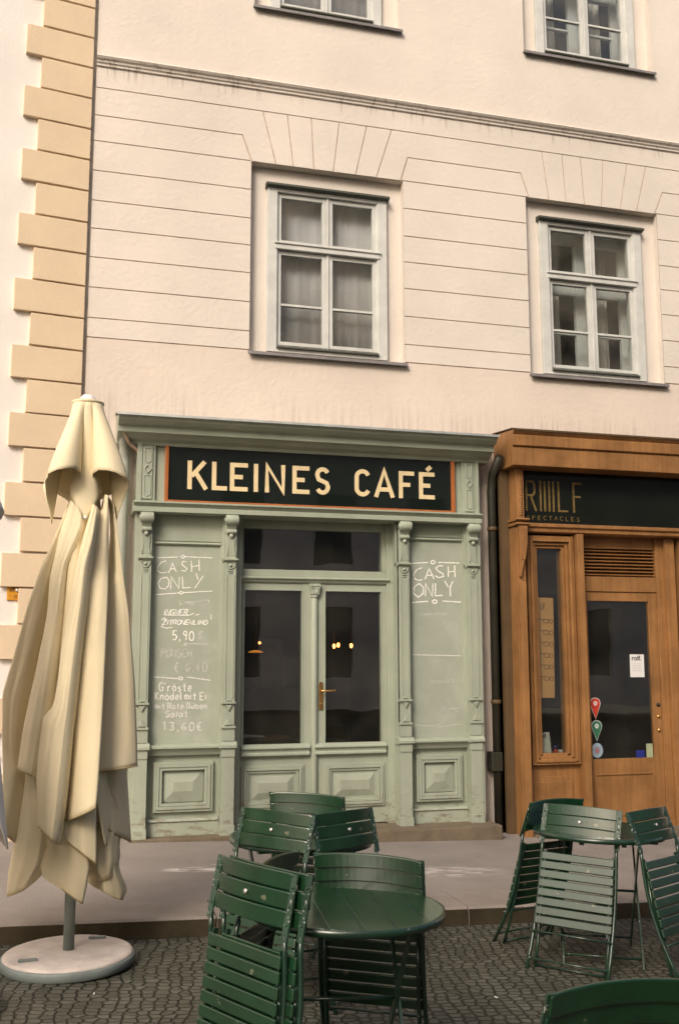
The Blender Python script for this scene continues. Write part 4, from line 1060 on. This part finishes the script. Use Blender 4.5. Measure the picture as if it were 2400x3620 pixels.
def canopy_core(zt, zb, R0, R1, nl, ph, seed, depth=.34, n=144, k=40, hemamp=.22):
    vs = []; fs = []; rr = random.Random(seed)
    am = [rr.uniform(.8, 1.12) for _ in range(nl)]; hm = [rr.uniform(-1, 1) for _ in range(nl)]
    for i in range(k+1):
        t = i/k
        for q in range(n):
            th = 2*PI*q/n; u = ((th-ph)/(2*PI)*nl+.5*t*0) % nl; l = int(u); f = u-l
            lob = math.sqrt(max(0, 1-(2*f-1)**2))
            r_ = (R0+(R1-R0)*t**.8)*(1-depth*(1-lob)*min(1, .3+t))*(1+(am[l]-1)*math.sin(PI*f))
            hz = zb+hemamp*hm[l]*math.sin(PI*f)+.18*(f-.5)*(1 if hm[l] > 0 else -1)
            vs.append((r_*math.cos(th), r_*math.sin(th), zt+(hz-zt)*t))
    for i in range(k):
        for q in range(n): fs.append((i*n+q, (i+1)*n+q, (i+1)*n+(q+1) % n, i*n+(q+1) % n))
    return MB().add(vs, fs, True)

PX, PY = .085, -2.86
pz = street_z(PX, PY)
par = thing('closed_parasol', 'closed beige canvas parasol on a round concrete foot in front of the cafe', 'parasol', loc=(PX, PY, 0))
parasol_base(par, pz)
MB().lathe([(.028, 0), (.028, 1.0)], 20, (0, 0, pz+.06)).build('pole', M['pole'], par)
MB().lathe([(.020, 0), (.020, 2.0)], 16, (0, 0, pz+.9)).build('inner_pole', M['base_rim'], par)
cap = cap_mesh(2.985, .415, .675, R(-88), .285, .095, 3)
cap.build('vent_cap', M['fabric'], par, 0, .003, fix=False)
MB().lathe([(.082, 2.976), (.088, 2.984), (.086, 2.994), (.05, 2.998)], 32).build('cap_plate', M['fabric'], par)
MB().lathe([(.048, 2.996), (.046, 3.012), (.030, 3.032), (.0005, 3.040)], 32).build('finial', M['white_plastic'], par)
g_ = MB(); g_.tube([(.006, -.108, 2.335), (.006, -.126, 2.335)], .010, 12); g_.build('grommet', M['white_plastic'], par)
core = canopy_core(2.62, .86, .05, .215, 9, .4, 5)
# hanging folds of the front, each a rounded pleat with its own hem
def depth_at(x, py, layer):
    t = min(1.0, max(0, (py-1790)/1150))
    Rr = .085+.215*t**.85
    dx = min(abs(x-PX), Rr*.98)
    return PY-.92*math.sqrt(Rr*Rr-dx*dx)-layer*.022
def surv(p, layer):
    Y = PY-.2
    for _ in range(4):
        q = at(p[0], p[1], Y); Y = depth_at(q.x, p[1], layer)
    return at(p[0], p[1], Y)
def resample(P, n):
    ys = [p[1] for p in P]; d = [0]
    for a, b_ in zip(P, P[1:]): d.append(d[-1]+math.hypot(b_[0]-a[0], b_[1]-a[1]))
    out = []
    for i in range(n+1):
        s_ = d[-1]*i/n
        for j in range(len(P)-1):
            if s_ <= d[j+1]+1e-9:
                f = (s_-d[j])/max(1e-9, d[j+1]-d[j]); out.append((P[j][0]+(P[j+1][0]-P[j][0])*f, P[j][1]+(P[j+1][1]-P[j][1])*f)); break
    return out
def fold(mb, left, right, layer, bulge=.42, n=48, mcol=16, tuck=.15, tilt=0.0, shape='B', dp=.085):
    """one hanging pleat of flat cloth; shape R: rises out of a valley on the left to a crisp right edge, L: mirrored, B: both edges crisp"""
    A = resample(left, n); B_ = resample(right, n); rows = []; la = []; lb = []
    for i in range(n+1):
        a = surv(A[i], layer-tilt*.5); b_ = surv(B_[i], layer+tilt*.5)
        a = a-Vector((PX, PY, 0)); b_ = b_-Vector((PX, PY, 0))
        wdt = (b_-a).length
        ax = (b_-a).normalized()
        outw = Vector((0, -1, 0)); outw = (outw-ax*outw.dot(ax)).normalized()
        row = []
        dd = min(dp, wdt*1.3)
        for j in range(mcol+1):
            uu = j/mcol
            if shape == 'R': o_ = -dd*(1-uu)**2.6
            elif shape == 'L': o_ = -dd*uu**2.6
            else: o_ = bulge*wdt*.30*(1-abs(2*uu-1)**2.2)
            wr = .016*mnoise.noise(Vector((layer*3.1+uu*1.6, i*.05, left[0][0]*.01)))+.006*mnoise.noise(Vector((layer+uu*6, i*.10, 3.3)))
            row.append(a+(b_-a)*uu+outw*(o_+wr*math.sin(PI*uu)))
        rows += row
        la += [row[0], row[0]-outw*tuck*.5+ax*.004, row[0]-outw*tuck+ax*wdt*.25]
        lb += [row[-1], row[-1]-outw*tuck*.5-ax*.004, row[-1]-outw*tuck-ax*wdt*.25]
    for vs, W_ in ((rows, mcol+1), (la, 3), (lb, 3)):
        mb.add(vs, [(i*W_+j, i*W_+j+1, (i+1)*W_+j+1, (i+1)*W_+j) for i in range(n) for j in range(W_-1)], True)
    hems.append(rows[-(mcol+1):])
def g8(*p): return [(x*.4228, 2000+y*.4228) for x, y in p]
def g5(*p): return [(x*.5102, 2700+y*.5102) for x, y in p]
def r5(*p): return [(x*.4464, 1300+y*.4464) for x, y in p]
core_v = core
folds = MB(); hems = []
fold(folds, r5((830, 1000), (780, 1200), (700, 1620), (690, 1800))[:3]+g8((690, 400), (640, 900), (595, 1400), (555, 1900), (530, 2190)), r5((860, 1010), (862, 1300))+g8((912, 0), (905, 300), (880, 800), (855, 1300), (830, 1750), (806, 2025)), 2.6, .34, shape='R', dp=.24)
fold(folds, r5((740, 1080), (660, 1350))+g8((640, 0), (590, 300), (530, 620), (480, 1000), (450, 1170), (365, 1270), (320, 1600), (308, 1800), (322, 2190)), r5((770, 1100), (735, 1350))+g8((712, 0), (680, 300), (640, 600), (590, 1000), (535, 1500), (496, 1900), (442, 2315)), 3, .30, tilt=1.0)
fold(folds, r5((560, 1050), (480, 1300))+g8((420, 100), (400, 380), (340, 720), (240, 1150), (190, 1400), (148, 1700)), r5((650, 1130), (645, 1250))+g8((535, 0), (478, 420), (410, 850), (355, 1250), (305, 1560), (268, 1765)), 1.6, .34, tilt=-.6)
fold(folds, r5((540, 1080), (440, 1330))+g8((350, 0), (230, 350), (105, 800), (24, 1070), (22, 1400), (30, 1800), (2, 2205)), r5((560, 1080), (500, 1300))+g8((440, 100), (390, 420), (300, 860), (215, 1250), (190, 1500), (205, 1780), (118, 2330)), .2, .30, shape='L', dp=.08)
fold(folds, r5((865, 1010), (880, 1300))+g8((905, 0), (900, 300), (875, 800), (850, 1300), (826, 1745)), r5((905, 1080), (960, 1500))+g8((1020, 0), (1082, 400), (1130, 1000), (1146, 1400), (1152, 1678)), .6, .16, shape='R', dp=.13)
fold(folds, g8((840, 1400), (815, 1780), (812, 2150)), g8((1100, 1400), (1062, 1715), (1100, 2315)), -6.5, .3, 14)
fold(folds, g8((230, 1500), (200, 1760), (150, 2150))+g5((90, 600), (60, 760), (50, 915)), g8((330, 1500), (300, 1800), (365, 2200))+g5((300, 520), (270, 690), (165, 880)), -3.5, .4, 20)
fold(folds, g8((420, 1900), (380, 2250))+g5((325, 580), (278, 690), (300, 790), (430, 870)), g8((560, 1900), (640, 2330))+g5((612, 645), (625, 720), (600, 860), (575, 975)), -4.5, .36, 22)
fold(folds, g8((540, 1950), (520, 2190))+g5((434, 480), (470, 545)), g8((808, 1950), (806, 2200))+g5((672, 520), (671, 700)), -3.5, .22, 14)
fold(folds, g8((830, 1900), (830, 2100))+g5((672, 480), (668, 740), (720, 810)), g8((1000, 1900), (1020, 2200))+g5((830, 560), (836, 650), (800, 745)), -8, .6, 18)
fold(folds, g5((700, 640), (720, 800), (722, 880), (780, 925)), g5((820, 640), (832, 740), (882, 865), (852, 938)), -8.5, .6, 14)
fold(folds, g8((520, 0), (500, 300), (430, 850), (370, 1200)), g8((650, 0), (610, 300), (560, 850), (500, 1200)), -5, .3, 18)
o_ = len(core.v); core.v += [tuple(x) for x in folds.v]; core.f += [[i+o_ for i in f] for f in folds.f]; core.sm += folds.sm
core.build('canopy', M['fabric'], par, 0, .002, fix=False)
for h_ in hems: MB().tube([p+Vector((0, -.002, .004)) for p in h_], .0032, 6).build('hem', M['hem'], par)
ft = MB()
ft.tube([(.0, -.06, .93), (.03, -.09, .80), (.05, -.10, .62)], [.02, .014, .006], 8)
ft.build('strap', M['hem'], par)
rb = MB()
for a in range(8):
    t_ = a*PI/4+.2; rb.tube([(.05*math.cos(t_), .05*math.sin(t_), 2.5), (.16*math.cos(t_), .16*math.sin(t_), 1.0), (.17*math.cos(t_), .17*math.sin(t_), .80)], .008, 6)
rb.build('rib', M['base_rim'], par)

WX, WY = -.555, -3.5
wz = street_z(WX, WY)
wp = thing('closed_parasol', 'closed white canvas parasol cut off by the left edge of the photo', 'parasol', loc=(WX, WY, 0))
parasol_base(wp, wz)
MB().lathe([(.028, 0), (.028, 2.62)], 20, (0, 0, wz+.06)).build('pole', M['pole'], wp)
cap_mesh(2.64, .34, .60, R(-50), .262, .095, 8).build('vent_cap', M['fabric_white'], wp, 0, .003, fix=False)
MB().lathe([(.085, 2.69), (.090, 2.70), (.05, 2.72), (.03, 2.75), (.0005, 2.76)], 32).build('finial', M['white_plastic'], wp)
canopy_core(2.5, .88, .07, .365, 8, .3, 11, .3, hemamp=.14).build('canopy', M['fabric_white'], wp, 0, .003, fix=False)

# ------------------------------------------------------------------ tables and chairs
TILT = Matrix.Rotation(math.atan(SL), 4, 'Y')
def frame_at(x, y, rz, lean=0.0, lift=0.0):
    return Matrix.Translation((x, y, street_z(x, y)+lift)) @ TILT @ Matrix.Rotation(rz, 4, 'Z') @ Matrix.Rotation(lean, 4, 'X')
def make_table(lab, x, y, rz, h=.675, r=.36):
    t = thing('round_table', lab, 'table', frame_at(x, y, rz), group='round green slatted cafe tables')
    tp = MB(); nb_ = 6; wbar = 2*r/nb_
    for i in range(nb_):
        a, b_ = -r+wbar*i+.009, -r+wbar*(i+1)-.009
        pts = [];
        for k in range(13):
            xx = a+(b_-a)*k/12; pts.append((xx, math.sqrt(max(0, (r-.004)**2-xx*xx))))
        top = [(p[0], p[1], h) for p in pts]+[(p[0], -p[1], h) for p in pts[::-1]]
        bot = [(p[0], p[1], h-.018) for p in top]
        n = len(top)
        tp.add(top+bot, [list(range(n-1, -1, -1)), list(range(n, 2*n))]+[(q, (q+1) % n, (q+1) % n+n, q+n) for q in range(n)])
    tp.build('tabletop', M['slat'], t, .002)
    rm = MB(); rm.lathe([(r-.003, h-.026), (r+.004, h-.026), (r+.004, h-.001), (r-.003, h-.001)], 64); rm.build('rim', M['rod'], t)
    ub = MB()
    for yy in (-.17, .17): ub.box(-.30, .30, yy-.015, yy+.015, h-.040, h-.0185)
    for xx in (-.11, .11): ub.box(xx-.012, xx+.012, -.30, .30, h-.046, h-.0345)
    ub.build('underframe', M['rod'], t)
    for sx in (-1, 1):
        for sy in (-1, 1):
            l = MB(); l.bar([(sx*(.20+.006*sy), sy*.22, h-.035), (sx*(.20+.006*sy), -sy*.25, .0)], .0045, .014, (1, 0, 0)); l.build('leg', M['rod'], t)
    s_ = MB()
    for sy in (-1, 1): s_.tube([(-.2, -sy*.22, .05), (.2, -sy*.22, .05)], .007, 8); s_.build('stretcher', M['rod'], t); s_ = MB()
    s_.tube([(-.21, 0, .35), (.21, 0, .35)], .007, 8)
    s_.build('stretcher', M['rod'], t)
    return t
def make_chair(lab, folded=True):
    """origin on the ground line of the main frame, local -y is the side the back faces; x across"""
    t = thing('folding_chair', lab, 'chair', group='green slatted folding chairs leaning on the tables')
    hw = .205; H = .915
    def back_y(z): return 0 if z < .62 else .012*((z-.62)/(H-.62))**1.3
    def main(z): return (0, back_y(z)+.0, z)
    zs_ = [0, .12, .25, .38, .50, .58, .65, .71]
    for sx in (-1, 1):
        u = MB(); u.tube([(sx*(hw-.012*(z/H)), back_y(z)+(.045*math.sin(PI*z/.7) if not folded else .046*math.sin(PI*z/.7)), z) for z in zs_], .0095, 8)
        u.build('leg', M['rod'], t)
        b_ = MB(); b_.bar([(sx*hw*.97, back_y(z)-.004, z) for z in (.69, .74, .80, .86, H)], .0035, .013, (0, 1, 0))
        for z in (.745, .805, .87): b_.ball((sx*hw*.97, back_y(z)-.009, z), .005, 8)
        b_.build('upright', M['flat_bar'], t)
    bk = MB()
    for i, z in enumerate((.729, .792, .855)):
        vs = []; fs = []; n = 16; th = .011
        for k in range(n+1):
            x = -hw*1.0+2*hw*k/n; bow = -.030*(1-(x/hw)**2)
            y_ = back_y(z+.028)+.004+bow*0+.030*(1-(x/hw)**2)*-1
            hh = .0600 if 0 < k < n else .052
            for (dy, dz) in ((0, 0), (th, 0), (th, hh), (0, hh)): vs.append((x, y_+dy-(.008*(dz/.058)), z+dz+(.004 if hh < .055 else 0)))
        for k in range(n):
            for q in range(4): fs.append((k*4+q, k*4+(q+1) % 4, (k+1)*4+(q+1) % 4, (k+1)*4+q))
        fs += [(3, 2, 1, 0), (n*4, n*4+1, n*4+2, n*4+3)]
        bk.add(vs, fs)
    bk.build('backrest', M['slat'], t, .004)
    bb = MB(); bb.ball((0, back_y(.82)-.034, .820), .0095, 10, 1, .5, 1); bb.build('bolt', M['bolt'], t)
    st_ = MB(); ns = 8; sw = .043; L_ = .40
    if folded: o0, dv, nv = Vector((0, .012, .645)), Vector((0, .05, -1)).normalized(), Vector((0, -1, -.05)).normalized()
    else: o0, dv, nv = Vector((0, .02, .455)), Vector((0, 1, -.02)).normalized(), Vector((0, 0, 1))
    for i in range(ns):
        c = o0+dv*(L_*(i+.1)/ns); ww = hw*(.93+.05*i/ns)
        p = []
        for (dx, dd, dn) in ((-ww, 0, 0), (ww, 0, 0), (ww, sw, 0), (-ww, sw, 0), (-ww, 0, .014), (ww, 0, .014), (ww, sw, .014), (-ww, sw, .014)):
            p.append(c+Vector((dx, 0, 0))+dv*dd+nv*dn)
        st_.add(p, [(0, 3, 2, 1), (4, 5, 6, 7), (0, 1, 5, 4), (1, 2, 6, 5), (2, 3, 7, 6), (3, 0, 4, 7)])
    st_.build('seat', M['slat'], t, .004)
    for sx in (-1, 1): sr = MB(); sr.bar([o0+dv*(-.01)+Vector((sx*hw*.86, 0, 0))-nv*.004, o0+dv*(L_+.02)+Vector((sx*hw*.86, 0, 0))-nv*.004], .004, .010, (1, 0, 0)); sr.build('seat_frame', M['rod'], t)
    f2 = .055 if folded else .40
    for sx in (-1, 1):
        l = MB()
        if folded: l.tube([(sx*hw*.88, .02, .56), (sx*hw*.88, .045, .40), (sx*hw*.88, f2, .16), (sx*hw*.88, f2, .01)], .0085, 8)
        else: l.tube([(sx*hw*.88, .36, .45), (sx*hw*.88, .18, .24), (sx*hw*.88, -.02, 0)], .0085, 8)
        l.build('rear_leg', M['rod'], t)
    s_ = MB(); s_.tube([(-hw, .015, .205), (hw, .015, .205)], .006, 8); s_.build('stretcher', M['rod'], t); s_ = MB(); s_.tube([(-hw, .008, .06), (hw, .008, .06)], .006, 8); s_.build('stretcher', M['rod'], t); s_ = MB()
    if folded: s_.tube([(-hw*.88, f2, .035), (hw*.88, f2, .035)], .006, 8)
    else: s_.tube([(-hw*.88, .02, .045), (hw*.88, .02, .045)], .006, 8)
    s_.build('stretcher', M['rod'], t)
    for c in t.children:
        for v in c.data.vertices: v.co.z *= .945; v.co.x *= 1.04
    return t
T1 = (1.02, -4.70); T2 = (1.19, -3.25); T3 = (2.93, -3.17)
make_table('round slatted green table nearest the camera, its top bare and in view', *T1, R(-6))
make_table('round green table in the middle, hidden behind tilted chairs by the cafe door', *T2, R(10))
make_table('round green table before the brown shopfront, behind the pale slatted chair', *T3, R(-25))
proto = make_chair('-')
first = [True]
def place(lab, foot, top, h, lift=0.0):
    """stand a folded chair with its feet at foot and lean its back towards top (x, y)"""
    global proto
    o = proto if first[0] else copy_tree(proto); first[0] = False
    d = Vector((top[0]-foot[0], top[1]-foot[1])); lean = math.atan2(d.length, h)
    rz = math.atan2(d.y, d.x)-PI/2         # local +y points towards the table
    o.matrix_world = frame_at(foot[0], foot[1], rz, -lean, lift)
    o['label'] = lab
    return o
def radial(lab, T, ang, rf, rt_, h=.88, side=0.0):
    u = Vector((math.cos(R(ang)), math.sin(R(ang)))); s_ = Vector((-u.y, u.x))*side
    return place(lab, (T[0]+u.x*rf+s_.x, T[1]+u.y*rf+s_.y), (T[0]+u.x*rt_+s_.x, T[1]+u.y*rt_+s_.y), h)
def lean(lab, top, ang, d=.29):
    u = (math.cos(R(ang))*d, math.sin(R(ang))*d)
    place(lab, (top[0]+u[0], top[1]+u[1]), top, math.sqrt(.865**2-d*d))
lean('dark folded chair on the left of the nearest table, its back turned to us', (.648, -4.84), 208, .13)
lean('second folded chair stacked just behind the front left one at the nearest table', (.69, -4.865), 209, .12)
lean('folded chair behind the nearest table whose curved back edge rises at its left', (.79, -4.55), 147)
lean('folded chair across the nearest table, slats facing us over the bare top', (1.155, -4.53), 62)
lean('pale shining folded chair on the left of the middle table before the door', (1.0, -3.53), 222, .19)
lean('dark teal tilted folded chair on the right of the middle table', (1.325, -3.56), 302, .18)
lean('folded chair behind the middle table, only its top edge showing', (1.30, -2.90), 57, .2)
lean('pale green folded chair with eight seat slats facing us at the right table', (2.765, -3.29), 224)
lean('dark folded chair on the far left of the right table, behind the pale one', (2.75, -3.02), 109)
lean('dark tilted folded chair on the right side of the right table', (3.10, -3.40), -60)
place('folded chair cut by the right edge, only its curved frame showing', (2.86, -4.50), (3.22, -4.55), .81)
place('near dark chair in the bottom right corner, only the top of its back showing', (1.28, -5.87), (1.30, -6.158), .815)

# ------------------------------------------------------------------ small litter on the setts
def litter(lab, x, y, nm, mt, s_):
    mb = MB(); mb.box(-s_, s_, -s_*.3, s_*.3, 0, s_*.5); o = mb.build(nm, mt, None, s_*.2)
    o.location = (x, y, street_z(x, y)+.003); o.rotation_euler = (0, 0, x*7); tag(o, lab, 'litter')
litter('white cigarette stub on the setts beside the pale green chair', 2.05, -3.75, 'cigarette_stub', M['paper'], .012)
for k, (x, y) in enumerate(((1.62, -4.25), (2.30, -4.05), (1.95, -4.75))):
    litter(('pale stub lying right of the nearest table', 'pale stub between the pale green chair and the near corner chair', 'pale stub on the open setts left of the near corner chair')[k], x, y, 'cigarette_stub', M['paper'], .009)
litter('white scrap on the setts in front of the concrete parasol foot', .20, -3.36, 'paper_scrap', M['paper'], .010)

# ------------------------------------------------------------------ house across the square (seen only in the glass)
op = thing('opposite_house', 'pale house across the square, seen only as a reflection in the glass', 'building', loc=(0, -21, 0))
M['opp'] = mat('opposite_plaster', (.70, .62, .56), .9, .06, .6)
M['opp_win'] = mat('opposite_window', (.05, .055, .06), .3, .2, 2)
holes = [(x, x+1.25, z, z+2.1) for z in (1.0, 4.4, 7.9, 11.2, 14.4) for x in [-7.2+2.9*i for i in range(12)]]
ob = MB(); wall_holes(ob, -8, 30, 0, 17.2, holes, -.35, 0); ob.box(-8, 30, -6, -.6, 0, 17.2)  # height and left end shaped to steepen sky light and dim the facade's right
ob.profile([(.0, 16.8), (.35, 17.0), (.45, 17.25), (-6, 19.5), (-6, 16.8)], -8, 30)
ob.build('wall', M['opp'], op)
for hx in holes:
    w_ = MB(); w_.box(hx[0], hx[1], -.20, -.16, hx[2], hx[3]); o = w_.build('window', M['opp_win'], op)

# ------------------------------------------------------------------ light
EL, AZ = R(37), R(216)     # sun behind the camera, to its left
sd_ = Vector((math.sin(AZ)*math.cos(EL), math.cos(AZ)*math.cos(EL), math.sin(EL)))   # towards the sun, azimuth from +y clockwise
wd = bpy.data.worlds.new('World'); S.world = wd; wd.use_nodes = True
N = wd.node_tree.nodes; L = wd.node_tree.links
bg = N['Background']; bg.inputs['Strength'].default_value = .15
sk_ = N.new('ShaderNodeTexSky'); sk_.sky_type = 'NISHITA'; sk_.sun_disc = False; sk_.sun_elevation = EL; sk_.sun_rotation = AZ
sk_.air_density = .8; sk_.dust_density = 7.0; sk_.ozone_density = .2
hz = N.new('ShaderNodeMixRGB'); hz.blend_type = 'MULTIPLY'; hz.inputs['Fac'].default_value = 1.0; hz.inputs['Color2'].default_value = (1.0, .98, .935, 1)   # hazy, warm-white autumn sky
L.new(sk_.outputs[0], hz.inputs['Color1']); L.new(hz.outputs[0], bg.inputs['Color'])
ld = bpy.data.lights.new('sun', 'SUN'); ld.energy = 1.15; ld.angle = R(15); ld.color = (1, .94, .86)
lo = bpy.data.objects.new('sun', ld); col.objects.link(lo)
lo.rotation_euler = (-sd_).to_track_quat('-Z', 'Y').to_euler()
S.view_settings.view_transform = 'Standard'; S.view_settings.look = 'None'; S.view_settings.exposure = .30; S.view_settings.gamma = 1
S.cycles.use_denoising = True
S.cycles.max_bounces = 6; S.cycles.transparent_max_bounces = 12
S.cycles.caustics_reflective = False; S.cycles.caustics_refractive = False
